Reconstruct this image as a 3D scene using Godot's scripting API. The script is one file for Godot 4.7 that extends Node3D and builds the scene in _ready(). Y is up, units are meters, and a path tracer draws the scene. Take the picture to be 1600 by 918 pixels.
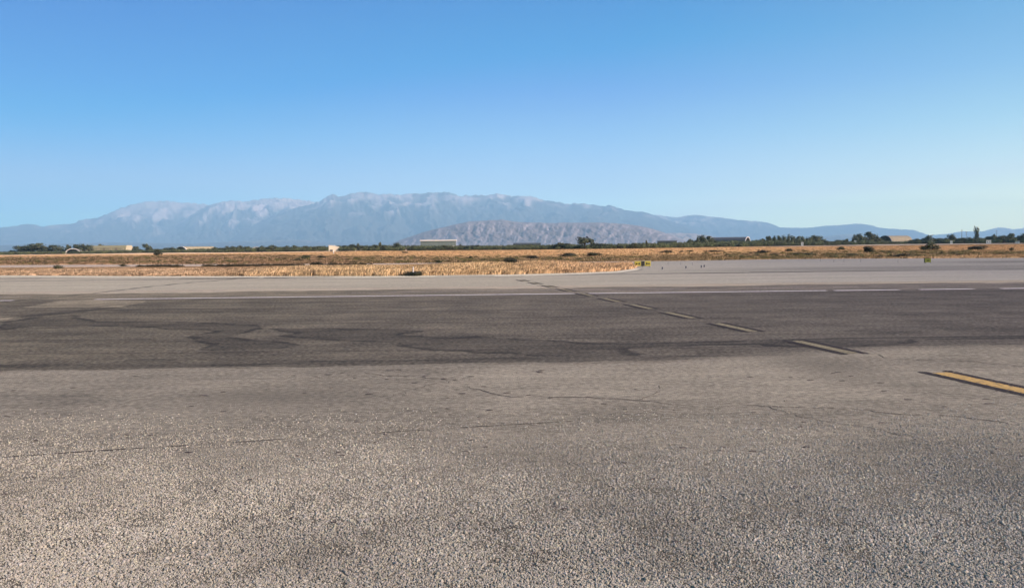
extends Node3D
# An airfield apron in evening sun: worn asphalt, a dry grass field, a belt of trees with aircraft shelters, hazy mountains beyond.

const EYE_HEIGHT := 1.65
const SUN_FROM := Vector3(0.80, 0.49, 0.30)      # where the sun stands: to the right and a little behind
const HAZE := 0.000077                            # per metre
const EXPOSURE := 2.0
const AIR := Color(0.35, 0.52, 0.70)              # what that haze glows with (linear), used to keep the sky behind it at its own colour
const HAZE_TOP := 1745.0
const HAZE_REACH := Vector2(38700, 35500)

var M := {}
var taken := {}
var rng := RandomNumberGenerator.new()
var rough_noise := FastNoiseLite.new()
var broad_noise := FastNoiseLite.new()


# ---------- helpers ----------
class Shape:
	var v := PackedVector3Array()
	var n := PackedVector3Array()
	var c := PackedColorArray()
	var uv := PackedVector2Array()
	var uv2 := PackedVector2Array()
	var i := PackedInt32Array()

	func tri(a: Vector3, b: Vector3, d: Vector3, col := Color.WHITE) -> void:   # counter-clockwise seen from its front
		var m := (b - a).cross(d - a).normalized()
		var k := v.size()
		v.append_array([a, b, d])
		n.append_array([m, m, m])
		c.append_array([col, col, col])
		i.append_array([k, k + 2, k + 1])

	func quad(a: Vector3, b: Vector3, d: Vector3, e: Vector3, col := Color.WHITE) -> void:
		var m := (b - a).cross(d - a).normalized()
		var k := v.size()
		v.append_array([a, b, d, e])
		n.append_array([m, m, m, m])
		c.append_array([col, col, col, col])
		i.append_array([k, k + 2, k + 1, k, k + 3, k + 2])

	func leaf(a: Vector3, b: Vector3, d: Vector3, e: Vector3, m: Vector3, col: Color) -> void:   # a quad with a normal of its own
		var k := v.size()
		if (b - a).cross(d - a).dot(m) < 0.0:
			v.append_array([a, e, d, b])
		else:
			v.append_array([a, b, d, e])
		n.append_array([m, m, m, m])
		c.append_array([col, col, col, col])
		i.append_array([k, k + 2, k + 1, k, k + 3, k + 2])

	func box(at: Vector3, size: Vector3, col := Color.WHITE, turn := Basis()) -> void:
		var h := size / 2.0
		for s in [[Vector3.RIGHT, Vector3.UP, Vector3.BACK], [Vector3.LEFT, Vector3.UP, Vector3.FORWARD], [Vector3.UP, Vector3.BACK, Vector3.RIGHT], [Vector3.DOWN, Vector3.FORWARD, Vector3.RIGHT], [Vector3.BACK, Vector3.UP, Vector3.LEFT], [Vector3.FORWARD, Vector3.UP, Vector3.RIGHT]]:
			var o: Vector3 = s[0] * h
			var p: Vector3 = s[1] * h
			var q: Vector3 = s[2] * h
			if (p.cross(q)).dot(s[0]) < 0.0:
				q = -q
			quad(at + turn * (o - p - q), at + turn * (o + p - q), at + turn * (o + p + q), at + turn * (o - p + q), col)

	func tube(a: Vector3, b: Vector3, ra: float, rb: float, sides := 7, col := Color.WHITE) -> void:
		var d := (b - a).normalized()
		var x := d.cross(Vector3.FORWARD if absf(d.z) < 0.9 else Vector3.RIGHT).normalized()
		var y := d.cross(x)
		for k in sides:
			var p := x * cos(TAU * k / sides) + y * sin(TAU * k / sides)
			var q := x * cos(TAU * (k + 1) / sides) + y * sin(TAU * (k + 1) / sides)
			quad(a + p * ra, a + q * ra, b + q * rb, b + p * rb, col)
			tri(b, b + p * rb, b + q * rb, col)
			tri(a, a + q * ra, a + p * ra, col)

	func fan(pts: PackedVector2Array, y: float, grain: float, lo := Vector2.ZERO, size := Vector2.ONE, col := Color.WHITE) -> void:   # a level sheet over the outline pts (x, z)
		var k := v.size()
		var done := Geometry2D.triangulate_polygon(pts)
		for p in pts:
			v.append(Vector3(p.x, y, p.y))
			n.append(Vector3.UP)
			c.append(col)
			uv.append(p / grain)
			uv2.append(Vector2((p.x - lo.x) / size.x, (lo.y - p.y) / size.y))
		for t in range(0, done.size(), 3):
			var a := pts[done[t]]
			var turned := (pts[done[t + 1]] - a).cross(pts[done[t + 2]] - a) > 0.0
			i.append_array([k + done[t], k + done[t + (1 if turned else 2)], k + done[t + (2 if turned else 1)]])

	func mesh() -> ArrayMesh:
		var a := []
		a.resize(Mesh.ARRAY_MAX)
		a[Mesh.ARRAY_VERTEX] = v
		a[Mesh.ARRAY_NORMAL] = n
		if c.size() == v.size():
			a[Mesh.ARRAY_COLOR] = c
		if uv.size() == v.size():
			a[Mesh.ARRAY_TEX_UV] = uv
			a[Mesh.ARRAY_TEX_UV2] = uv2
		a[Mesh.ARRAY_INDEX] = i
		var m := ArrayMesh.new()
		m.add_surface_from_arrays(Mesh.PRIMITIVE_TRIANGLES, a)
		return m


func numbered(called: String) -> String:
	taken[called] = taken.get(called, 0) + 1
	return called if taken[called] == 1 else "%s_%03d" % [called, taken[called] - 1]


func child_name(parent: Node, called: String) -> String:
	var k := 0
	var tried := called
	while parent.has_node(tried):
		k += 1
		tried = "%s_%03d" % [called, k]
	return tried


func thing(called: String, label: String, category: String, at := Vector3.ZERO, turn := 0.0, group := "") -> Node3D:
	var o := Node3D.new()
	o.name = numbered(called)
	add_child(o)
	o.position = at
	o.rotation.y = turn
	describe(o, label, category, group)
	return o


func describe(o: Node, label: String, category: String, group := "") -> void:
	o.set_meta("label", label)
	if category:
		o.set_meta("category", category)
	if group:
		o.set_meta("group", group)


func part(called: String, shape: Variant, material: Material, parent: Node = null) -> MeshInstance3D:
	var o := MeshInstance3D.new()
	o.mesh = shape.mesh() if shape is Shape else shape
	o.material_override = material
	if parent == null:
		o.name = numbered(called)
		add_child(o)
	else:
		o.name = child_name(parent, called)
		parent.add_child(o)
	return o


func structure(called: String, shape: Variant, material: Material, label: String) -> MeshInstance3D:
	var o := part(called, shape, material)
	o.set_meta("kind", "structure")
	o.set_meta("label", label)
	return o


func scattered(called: String, m: Mesh, material: Material, places: Array, tints: Array, parent: Node = null) -> MultiMeshInstance3D:
	var mm := MultiMesh.new()
	mm.transform_format = MultiMesh.TRANSFORM_3D
	mm.use_colors = true
	mm.mesh = m
	mm.instance_count = places.size()
	for k in places.size():
		mm.set_instance_transform(k, places[k])
		mm.set_instance_color(k, tints[k])
	var o := MultiMeshInstance3D.new()
	o.multimesh = mm
	o.material_override = material
	o.set_meta("kind", "stuff")
	if parent == null:
		o.name = numbered(called)
		add_child(o)
	else:
		o.name = child_name(parent, called)
		parent.add_child(o)
	return o


func paint(col: Color, rough := 0.85, metal := 0.0) -> StandardMaterial3D:   # col: linear base colour
	var m := StandardMaterial3D.new()
	m.albedo_color = col.linear_to_srgb()
	m.roughness = rough
	m.metallic = metal
	return m


func tinted(rough := 0.9) -> StandardMaterial3D:                              # coloured by its vertices or copies
	var m := StandardMaterial3D.new()
	m.vertex_color_use_as_albedo = true
	m.roughness = rough
	return m


func noise(kind: int, freq: float, oct: int, sd: int) -> FastNoiseLite:
	var f := FastNoiseLite.new()
	f.noise_type = kind
	f.frequency = freq
	f.fractal_octaves = oct
	f.fractal_type = FastNoiseLite.FRACTAL_FBM if oct > 1 else FastNoiseLite.FRACTAL_NONE
	f.seed = sd
	return f


func noise_bytes(f: FastNoiseLite, w: int, h: int, shrink := 1) -> PackedByteArray:   # shrink > 1 draws it out along x
	var im := f.get_image(w / shrink, h)
	im.convert(Image.FORMAT_L8)
	if shrink > 1:
		im.resize(w, h, Image.INTERPOLATE_CUBIC)
	return im.get_data()


func along(line: Array, x: float) -> float:                                    # the y of a polyline at x
	if x <= line[0].x:
		return line[0].y
	for k in range(1, line.size()):
		if x <= line[k].x:
			return lerpf(line[k - 1].y, line[k].y, (x - line[k - 1].x) / (line[k].x - line[k - 1].x))
	return line[-1].y

const RIDGE_WEST := [Vector2(-44.06, 0.702), Vector2(-39.77, 1.099), Vector2(-36.09, 1.282), Vector2(-32.36, 1.515), Vector2(-31.70, 1.593), Vector2(-31.04, 1.731), Vector2(-30.64, 1.713), Vector2(-30.20, 1.559), Vector2(-29.69, 1.658), Vector2(-28.47, 1.781), Vector2(-28.11, 2.001), Vector2(-27.21, 2.126), Vector2(-26.48, 2.413), Vector2(-26.10, 2.659), Vector2(-25.17, 2.953), Vector2(-24.53, 3.165), Vector2(-24.30, 3.230), Vector2(-23.93, 3.193), Vector2(-23.39, 3.261), Vector2(-22.89, 3.225), Vector2(-22.32, 3.148), Vector2(-21.73, 3.175), Vector2(-20.67, 3.037), Vector2(-19.76, 2.873), Vector2(-17.53, 2.324), Vector2(-15.47, 1.495), Vector2(-14.21, 0.741)]
const RIDGE_MIDDLE := [Vector2(-24.87, 0.905), Vector2(-24.22, 1.274), Vector2(-23.53, 1.562), Vector2(-22.56, 1.728), Vector2(-21.88, 2.148), Vector2(-21.44, 2.485), Vector2(-21.08, 2.697), Vector2(-20.55, 3.017), Vector2(-19.95, 3.190), Vector2(-19.34, 3.301), Vector2(-18.73, 3.305), Vector2(-18.25, 3.244), Vector2(-17.50, 3.377), Vector2(-16.59, 3.490), Vector2(-15.54, 3.509), Vector2(-14.91, 3.434), Vector2(-14.06, 3.327), Vector2(-13.64, 3.197), Vector2(-12.44, 2.802), Vector2(-10.72, 2.044), Vector2(-8.98, 0.871)]
const RIDGE_HIGH := [Vector2(-19.21, 1.040), Vector2(-18.17, 1.636), Vector2(-16.92, 2.108), Vector2(-15.65, 2.628), Vector2(-14.37, 2.977), Vector2(-13.72, 3.153), Vector2(-13.29, 3.285), Vector2(-12.77, 3.636), Vector2(-12.42, 3.791), Vector2(-11.90, 3.594), Vector2(-11.51, 3.727), Vector2(-11.11, 3.815), Vector2(-10.45, 3.948), Vector2(-10.02, 3.860), Vector2(-9.36, 3.771), Vector2(-8.38, 3.769), Vector2(-7.81, 3.701), Vector2(-7.27, 3.788), Vector2(-6.82, 3.876), Vector2(-6.47, 3.763), Vector2(-5.93, 3.872), Vector2(-5.03, 3.890), Vector2(-4.35, 3.863), Vector2(-3.68, 3.656), Vector2(-2.55, 3.670), Vector2(-1.73, 3.617), Vector2(-0.96, 3.766), Vector2(-0.37, 3.647), Vector2(0.08, 3.575), Vector2(1.44, 3.558), Vector2(1.89, 3.394), Vector2(2.35, 3.276), Vector2(3.48, 3.079), Vector2(4.02, 2.936), Vector2(4.61, 3.017), Vector2(5.37, 2.959), Vector2(6.40, 2.762), Vector2(7.08, 2.818), Vector2(7.97, 2.489), Vector2(8.86, 2.338), Vector2(9.52, 2.304), Vector2(10.05, 2.071), Vector2(11.28, 1.605), Vector2(12.80, 1.180), Vector2(14.31, 0.627), Vector2(15.16, 0.351)]
const RIDGE_EAST := [Vector2(2.78, 0.831), Vector2(5.50, 1.743), Vector2(7.74, 2.023), Vector2(9.52, 2.081), Vector2(10.40, 2.087), Vector2(10.84, 1.990), Vector2(11.58, 1.887), Vector2(12.37, 2.027), Vector2(13.10, 2.034), Vector2(13.75, 1.911), Vector2(14.60, 1.828), Vector2(15.58, 1.655), Vector2(17.04, 1.517), Vector2(17.66, 1.418), Vector2(17.95, 1.304), Vector2(18.49, 1.079), Vector2(19.30, 1.042), Vector2(20.39, 1.021), Vector2(21.18, 1.132), Vector2(22.36, 1.171), Vector2(23.25, 1.235), Vector2(24.01, 1.136), Vector2(24.58, 0.938), Vector2(25.52, 0.837), Vector2(26.62, 0.733), Vector2(26.99, 0.584), Vector2(27.53, 0.373), Vector2(28.42, 0.198)]
const RIDGE_FAR := [Vector2(25.15, 0.207), Vector2(26.63, 0.348), Vector2(27.35, 0.416), Vector2(28.41, 0.478), Vector2(29.11, 0.624), Vector2(30.38, 0.599), Vector2(31.05, 0.819), Vector2(31.48, 0.829), Vector2(31.98, 0.683), Vector2(32.46, 0.768), Vector2(33.74, 0.909), Vector2(35.59, 0.752), Vector2(37.92, 0.838), Vector2(41.17, 0.478), Vector2(44.83, 0.071)]
const FLAT_HILL := [Vector2(-9.44, 0.024), Vector2(-8.99, 0.108), Vector2(-8.45, 0.304), Vector2(-7.87, 0.568), Vector2(-6.97, 0.851), Vector2(-6.29, 1.069), Vector2(-5.39, 1.309), Vector2(-4.48, 1.503), Vector2(-3.57, 1.697), Vector2(-2.89, 1.826), Vector2(-1.76, 1.859), Vector2(-0.62, 1.914), Vector2(0.06, 1.793), Vector2(1.42, 1.686), Vector2(3.24, 1.640), Vector2(5.05, 1.637), Vector2(6.62, 1.614), Vector2(7.96, 1.504), Vector2(9.08, 1.352), Vector2(9.96, 1.137), Vector2(10.62, 0.904), Vector2(11.28, 0.671), Vector2(11.93, 0.395), Vector2(12.59, 0.076)]
const PALE_HILL := [Vector2(8.63, 0.305), Vector2(9.74, 0.738), Vector2(10.62, 0.859), Vector2(11.71, 0.843), Vector2(12.80, 0.782), Vector2(13.66, 0.636), Vector2(14.73, 0.401), Vector2(16.00, 0.164)]
const LOW_HILL := [Vector2(19.11, 0.123), Vector2(20.32, 0.342), Vector2(20.99, 0.416), Vector2(22.09, 0.525), Vector2(22.68, 0.579), Vector2(23.26, 0.527), Vector2(24.21, 0.345), Vector2(25.15, 0.351), Vector2(26.26, 0.231), Vector2(27.71, 0.129)]
const FOOTHILL := [Vector2(-44.08, 0.474), Vector2(-38.43, 0.495), Vector2(-34.31, 0.422), Vector2(-30.41, 0.502), Vector2(-26.18, 0.587), Vector2(-21.62, 0.463), Vector2(-18.41, 0.604), Vector2(-14.64, 0.657), Vector2(-12.50, 0.415), Vector2(-8.98, 0.467), Vector2(-6.30, 0.302), Vector2(-3.60, 0.090)]
const STAIN_HOOK := [Vector2(-12.20, -19.08), Vector2(-12.21, -19.84), Vector2(-11.92, -20.43), Vector2(-11.55, -20.96), Vector2(-11.26, -20.72), Vector2(-10.55, -19.71), Vector2(-9.97, -18.96), Vector2(-8.24, -18.73), Vector2(-6.86, -18.24), Vector2(-5.65, -17.65), Vector2(-5.37, -17.33), Vector2(-5.25, -16.90), Vector2(-5.36, -16.52), Vector2(-5.42, -15.91), Vector2(-5.38, -15.33), Vector2(-4.73, -14.73), Vector2(-4.15, -14.38), Vector2(-3.79, -13.96), Vector2(-3.76, -13.68), Vector2(-3.97, -13.36), Vector2(-4.27, -13.30), Vector2(-4.71, -13.34), Vector2(-5.00, -13.16), Vector2(-5.25, -13.23), Vector2(-5.39, -13.49), Vector2(-5.38, -14.12), Vector2(-5.75, -14.64), Vector2(-6.09, -15.19), Vector2(-6.27, -15.89), Vector2(-6.18, -16.42), Vector2(-6.67, -16.67), Vector2(-7.20, -16.73), Vector2(-7.62, -17.25), Vector2(-8.72, -17.59), Vector2(-9.40, -17.81), Vector2(-10.54, -17.80), Vector2(-10.89, -17.02)]
const STAIN_TONGUE := [Vector2(-5.19, -16.76), Vector2(-3.99, -16.62), Vector2(-2.62, -16.33), Vector2(-1.86, -15.93), Vector2(-2.01, -15.65), Vector2(-2.13, -15.15), Vector2(-1.69, -15.05), Vector2(-1.52, -14.76), Vector2(-1.18, -14.68), Vector2(-0.84, -14.74), Vector2(-0.61, -14.93), Vector2(-0.36, -14.59), Vector2(-0.01, -14.35), Vector2(0.45, -14.20), Vector2(0.88, -13.87), Vector2(1.41, -13.63), Vector2(2.15, -13.51), Vector2(3.26, -13.63), Vector2(4.41, -13.79), Vector2(5.56, -13.92), Vector2(6.69, -13.95), Vector2(7.79, -13.93), Vector2(9.14, -13.94), Vector2(8.81, -13.43), Vector2(7.54, -13.47), Vector2(6.87, -13.54), Vector2(6.58, -13.03), Vector2(5.88, -12.67), Vector2(5.02, -12.55), Vector2(4.20, -12.83), Vector2(4.18, -13.09), Vector2(3.12, -13.02), Vector2(2.05, -12.87), Vector2(1.82, -12.73), Vector2(1.88, -12.41), Vector2(1.98, -12.11), Vector2(1.81, -11.94), Vector2(0.94, -11.81), Vector2(0.28, -11.97), Vector2(-0.01, -12.28), Vector2(-0.51, -12.40), Vector2(-0.62, -12.64), Vector2(-1.25, -12.86), Vector2(-1.71, -13.23), Vector2(-2.03, -13.61), Vector2(-2.16, -13.98), Vector2(-2.72, -14.14), Vector2(-3.49, -14.51), Vector2(-3.93, -14.86), Vector2(-4.31, -15.22), Vector2(-4.37, -15.68), Vector2(-4.80, -16.21)]
const STAIN_EDGE := [Vector2(-7.79, -11.84), Vector2(-6.60, -11.74), Vector2(-6.08, -11.83), Vector2(-5.89, -12.22), Vector2(-5.51, -12.26), Vector2(-5.19, -12.16), Vector2(-4.98, -11.81), Vector2(-4.65, -11.58), Vector2(-3.72, -11.57), Vector2(-2.85, -11.83), Vector2(-1.52, -11.78), Vector2(-0.01, -11.93), Vector2(0.94, -11.91), Vector2(1.95, -11.97), Vector2(2.85, -11.89), Vector2(3.81, -11.91), Vector2(4.76, -11.90), Vector2(5.06, -11.94), Vector2(2.75, -11.49), Vector2(1.46, -11.47), Vector2(0.26, -11.19), Vector2(-1.26, -11.13), Vector2(-2.85, -11.07), Vector2(-4.57, -11.15), Vector2(-7.21, -10.95)]
const PALE_PATCH := [Vector2(-14.54, -23.96), Vector2(-15.30, -26.44), Vector2(-15.15, -27.53), Vector2(-13.59, -27.25), Vector2(-11.94, -26.48), Vector2(-11.97, -25.01), Vector2(-11.60, -23.63)]
const PALE_PATCH_EDGE := [Vector2(-13.67, -20.86), Vector2(-12.61, -20.91), Vector2(-12.56, -20.15), Vector2(-12.65, -19.30)]
const LIGHT_SWEEP := [Vector2(0.26, -11.37), Vector2(1.47, -11.53), Vector2(2.75, -11.49), Vector2(3.49, -11.49), Vector2(3.69, -10.03), Vector2(3.73, -9.32), Vector2(2.84, -8.88), Vector2(1.37, -8.59), Vector2(0.69, -8.78), Vector2(-0.01, -9.15), Vector2(-0.18, -10.32)]
const DARK_PATCH := [Vector2(3.29, -11.78), Vector2(4.69, -11.73), Vector2(4.93, -10.63), Vector2(4.66, -9.71), Vector2(4.13, -9.75), Vector2(3.46, -10.30)]
const DARK_NEAR := [Vector2(-4.89, -9.64), Vector2(-3.65, -9.65), Vector2(-2.28, -9.43), Vector2(-1.88, -8.95), Vector2(-2.26, -8.46), Vector2(-3.29, -8.66), Vector2(-4.40, -8.96)]
const SKID_A := [Vector2(-15.47, -46.62), Vector2(-16.51, -41.47), Vector2(-16.76, -36.91), Vector2(-16.66, -33.18), Vector2(-16.55, -30.53), Vector2(-16.95, -28.71), Vector2(-17.07, -26.75)]
const SKID_B := [Vector2(-11.80, -23.66), Vector2(-11.98, -22.05), Vector2(-12.46, -21.09), Vector2(-13.04, -20.40)]
const SKID_C := [Vector2(-7.53, -22.56), Vector2(-9.03, -22.62), Vector2(-10.86, -22.67), Vector2(-12.17, -22.41), Vector2(-12.42, -21.90), Vector2(-12.71, -21.22)]
const SKID_D := [Vector2(-14.54, -22.76), Vector2(-14.37, -23.69), Vector2(-11.77, -23.41)]
const CRACK_A := [Vector2(-2.02, -10.67), Vector2(-1.67, -10.32), Vector2(-1.33, -10.27), Vector2(-0.81, -9.96), Vector2(-0.77, -9.68), Vector2(-0.38, -9.21), Vector2(-0.16, -8.84), Vector2(-0.01, -8.77), Vector2(0.69, -8.71), Vector2(1.35, -8.48), Vector2(1.64, -8.22), Vector2(1.93, -8.07), Vector2(2.41, -8.14), Vector2(2.58, -8.07), Vector2(3.37, -7.92), Vector2(3.67, -7.63), Vector2(4.22, -7.51), Vector2(4.55, -7.09)]
const CRACK_B := [Vector2(5.40, -11.95), Vector2(5.30, -11.34), Vector2(5.55, -11.19), Vector2(6.06, -11.14), Vector2(6.40, -10.81), Vector2(6.76, -10.43)]
const SEAM_NEAR := [Vector2(-4.41, -6.33), Vector2(-4.15, -6.41), Vector2(-3.47, -6.58), Vector2(-2.73, -6.74), Vector2(-1.70, -6.99), Vector2(-0.60, -7.26), Vector2(-0.01, -7.38), Vector2(0.47, -7.48), Vector2(0.62, -7.52)]
const CRACK_C := [Vector2(11.91, -25.97), Vector2(12.19, -24.24), Vector2(12.67, -22.69), Vector2(13.29, -20.81)]
const CRACK_D := [Vector2(-12.13, -26.20), Vector2(-12.40, -24.26), Vector2(-12.49, -22.35), Vector2(-12.09, -19.91), Vector2(-12.09, -18.90)]
const TREES := {
	"wide": [[-397.6, -666.4, 8.7, 22.2], [-407.4, -669.3, 6.7, 12.5], [-388.6, -663.6, 6.7, 11.0]],
	"left": [[-375.7, -659.5, 7.1, 13.3], [-382.2, -661.5, 5.1, 7.3], [-368.7, -657.1, 4.9, 7.2], [-359.0, -653.9, 7.1, 5.9], [-352.6, -651.7, 7.3, 7.7], [-345.0, -649.0, 7.8, 8.8], [-339.3, -646.9, 6.8, 5.8], [-364.9, -655.8, 3.1, 7.2], [-415.9, -671.7, 3.4, 7.5], [-423.7, -673.9, 2.6, 6.3]],
	"above": [[-374.8, -738.3, 9.3, 8.6]],
	"gap": [[-292.4, -626.8, 5.2, 5.5], [-287.5, -623.6, 3.3, 5.5], [-280.1, -618.9, 6.7, 7.0], [-275.6, -615.9, 4.2, 4.8], [-270.1, -612.3, 3.1, 4.8], [-261.2, -606.2, 3.7, 6.3], [-254.3, -601.5, 3.9, 7.3]],
	"west_belt": [[-207.6, -566.6, 3.8, 5.3], [-202.5, -562.4, 3.3, 4.8], [-196.8, -557.8, 4.4, 5.7], [-190.6, -552.6, 4.1, 5.1], [-184.4, -547.3, 4.5, 4.6], [-178.3, -541.9, 3.9, 5.5], [-165.2, -531.7, 4.3, 5.8], [-161.2, -529.6, 3.2, 4.4], [-156.2, -526.9, 4.5, 6.1], [-150.8, -523.9, 3.1, 4.3], [-145.8, -521.2, 4.0, 5.6], [-141.9, -518.9, 3.0, 3.9], [-138.5, -517.0, 4.0, 5.1], [-131.7, -513.0, 3.5, 5.5], [-125.0, -508.9, 3.0, 5.0], [-120.2, -505.9, 3.1, 4.6], [-116.5, -503.5, 2.7, 4.1]],
	"mid_belt": [[-103.0, -494.6, 3.5, 5.2], [-99.4, -492.1, 3.3, 4.0], [-96.2, -489.8, 4.0, 5.2], [-93.0, -487.6, 4.6, 2.0], [-89.9, -485.3, 3.1, 4.3], [-85.9, -482.4, 3.1, 4.7], [-81.5, -479.1, 3.6, 4.3], [-78.0, -476.5, 5.1, 2.3], [-75.0, -474.1, 3.5, 4.6], [-70.3, -470.4, 2.9, 4.2], [-66.1, -467.0, 4.5, 4.5], [-61.1, -462.8, 2.8, 3.0], [-54.9, -457.5, 2.9, 4.4]],
	"hangar_belt": [[-48.1, -451.4, 2.2, 4.7], [-42.2, -446.0, 2.2, 5.0], [-35.7, -439.8, 3.0, 4.9], [-30.8, -434.9, 1.9, 3.5], [-27.1, -431.1, 3.4, 3.1], [-23.8, -427.7, 2.5, 3.1], [-21.0, -424.7, 2.8, 4.4], [-18.1, -421.6, 2.9, 4.0], [-14.6, -417.7, 2.2, 3.7], [-11.9, -414.6, 1.8, 3.3], [-8.9, -411.1, 1.9, 3.9], [-4.2, -405.6, 1.7, 3.9], [-1.3, -402.0, 1.8, 3.2]],
	"shed_belt": [[3.4, -397.5, 1.1, 4.4], [9.6, -392.4, 1.1, 4.1], [16.0, -386.9, 1.8, 3.4], [18.6, -384.5, 2.2, 3.7], [20.9, -382.4, 2.6, 3.7], [23.5, -380.0, 3.3, 4.9], [26.6, -377.1, 3.0, 4.5], [29.1, -374.6, 1.6, 3.3]],
	"tall": [[34.1, -369.7, 6.3, 6.8]],
	"east_belt": [[31.9, -371.9, 2.2, 3.0], [37.0, -366.6, 3.0, 3.2], [39.1, -364.4, 2.9, 2.9], [41.1, -362.2, 2.6, 3.5], [42.7, -360.5, 2.4, 3.2], [44.9, -357.9, 2.0, 3.2], [47.1, -355.4, 2.2, 3.4], [49.6, -352.5, 1.8, 3.1], [51.7, -350.0, 1.8, 3.1], [53.3, -347.9, 2.6, 3.4], [55.6, -346.6, 2.4, 2.5]],
	"spire": [[59.5, -355.0, 4.0, 1.7]],
	"grove": [[66.7, -381.7, 2.4, 2.8], [73.5, -395.4, 1.7, 2.9], [89.0, -424.4, 2.1, 3.8], [93.9, -433.0, 2.3, 3.2], [98.4, -440.7, 4.6, 4.0], [104.1, -450.1, 5.2, 3.7], [108.1, -456.7, 6.5, 5.2], [114.2, -466.8, 6.2, 5.0], [102.3, -447.3, 3.3, 4.7], [111.1, -461.6, 3.3, 5.7], [121.2, -478.2, 4.3, 3.5]],
	"front": [[108.3, -416.9, 2.4, 4.1], [115.1, -427.4, 3.1, 4.6], [125.1, -442.1, 2.3, 4.8]],
	"clump": [[154.5, -513.0, 3.4, 4.7], [160.1, -520.5, 4.0, 5.2], [165.7, -528.0, 4.9, 4.0], [170.0, -533.6, 6.5, 4.9], [172.8, -535.6, 4.4, 3.6]],
	"row": [[175.5, -537.6, 6.0, 3.2], [180.0, -540.7, 6.4, 3.6], [184.5, -543.9, 6.2, 3.7], [187.9, -546.2, 6.7, 3.2], [191.9, -548.9, 6.2, 4.2], [196.5, -551.9, 6.0, 4.2], [201.1, -555.0, 5.7, 4.2], [204.5, -557.2, 5.2, 3.8]],
	"dome": [[213.8, -563.1, 7.8, 9.6]],
	"low_belt": [[207.4, -559.1, 5.7, 4.7], [222.7, -568.5, 3.2, 4.9], [227.5, -571.4, 2.9, 4.4], [232.8, -574.6, 3.6, 5.9], [238.2, -577.7, 3.6, 5.0], [241.9, -579.8, 4.3, 3.0]],
	"knot": [[249.1, -583.9, 7.3, 4.5], [254.0, -586.6, 7.5, 5.6], [257.7, -588.6, 5.5, 4.6], [261.3, -590.6, 9.1, 8.2], [267.5, -593.8, 7.5, 7.3], [271.2, -595.8, 5.9, 5.2]],
	"far_east": [[294.5, -592.0, 3.0, 5.8], [296.5, -587.5, 3.8, 5.8], [298.1, -583.5, 4.2, 5.7], [299.8, -579.6, 6.0, 5.2], [301.6, -575.1, 4.3, 6.2], [303.5, -570.1, 4.0, 5.7], [305.2, -565.6, 4.2, 6.1], [306.8, -561.2, 6.2, 5.6], [308.5, -556.2, 3.8, 6.1], [310.1, -551.3, 4.0, 6.0], [311.6, -546.9, 4.4, 6.0]],
	"slim": [[313.1, -541.8, 11.1, 3.5]],
	"edge_belt": [[314.2, -538.1, 3.8, 5.5], [315.6, -533.2, 4.5, 5.9], [316.8, -528.8, 5.9, 4.9], [318.0, -524.4, 4.6, 5.9], [318.9, -520.6, 5.0, 5.8], [320.3, -514.8, 6.1, 5.3], [321.3, -510.0, 4.8, 5.3], [322.4, -506.0, 5.7, 5.7], [325.6, -504.0, 5.2, 6.2]],
}
# ---------- light and air ----------
# Clear evening sky by height above the horizon (degrees), away from the sun, side-on to it and towards it; linear.
const SKY_HEIGHTS := [0.0, 2.0, 4.6, 7.5, 10.6, 14.0, 17.0, 25.0, 40.0, 90.0]
const SKY_AWAY := [Color(0.42, 0.66, 0.84), Color(0.40, 0.64, 0.84), Color(0.40, 0.61, 0.842), Color(0.285, 0.55, 0.865), Color(0.205, 0.487, 0.86), Color(0.13, 0.42, 0.805), Color(0.03, 0.37, 0.755), Color(0.12, 0.33, 0.70), Color(0.11, 0.29, 0.65), Color(0.10, 0.26, 0.60)]
const SKY_SIDE := [Color(0.56, 0.76, 0.87), Color(0.52, 0.74, 0.88), Color(0.47, 0.68, 0.89), Color(0.375, 0.615, 0.895), Color(0.29, 0.52, 0.89), Color(0.20, 0.46, 0.82), Color(0.178, 0.405, 0.765), Color(0.125, 0.32, 0.66), Color(0.10, 0.27, 0.58), Color(0.10, 0.26, 0.60)]
const SKY_NEAR := [Color(0.74, 0.84, 0.79), Color(0.70, 0.83, 0.81), Color(0.62, 0.81, 0.87), Color(0.47, 0.72, 0.875), Color(0.362, 0.62, 0.871), Color(0.29, 0.53, 0.81), Color(0.265, 0.44, 0.75), Color(0.19, 0.40, 0.70), Color(0.13, 0.32, 0.62), Color(0.10, 0.26, 0.60)]
const SKY_SUN := [Color(1.1, 0.95, 0.72), Color(1.05, 0.95, 0.78), Color(1.0, 0.95, 0.85), Color(0.9, 0.92, 0.9), Color(0.8, 0.88, 0.92), Color(0.7, 0.82, 0.92), Color(0.6, 0.76, 0.9), Color(0.45, 0.64, 0.84), Color(0.22, 0.42, 0.70), Color(0.10, 0.26, 0.60)]


func sky_colour(height: float, from_sun: float) -> Color:
	var k := 0
	while k < 8 and height > SKY_HEIGHTS[k + 1]:
		k += 1
	var t: float = clampf((height - SKY_HEIGHTS[k]) / (SKY_HEIGHTS[k + 1] - SKY_HEIGHTS[k]), 0.0, 1.0)
	var away: Color = SKY_AWAY[k].lerp(SKY_AWAY[k + 1], t)
	var side: Color = SKY_SIDE[k].lerp(SKY_SIDE[k + 1], t)
	var near: Color = SKY_NEAR[k].lerp(SKY_NEAR[k + 1], t)
	var sun: Color = SKY_SUN[k].lerp(SKY_SUN[k + 1], t)
	if from_sun > 104.0:
		return side.lerp(away, smoothstep(104.0, 145.0, from_sun))
	if from_sun > 72.0:
		return near.lerp(side, (from_sun - 72.0) / 32.0)
	return sun.lerp(near, smoothstep(0.0, 72.0, from_sun))


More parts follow.
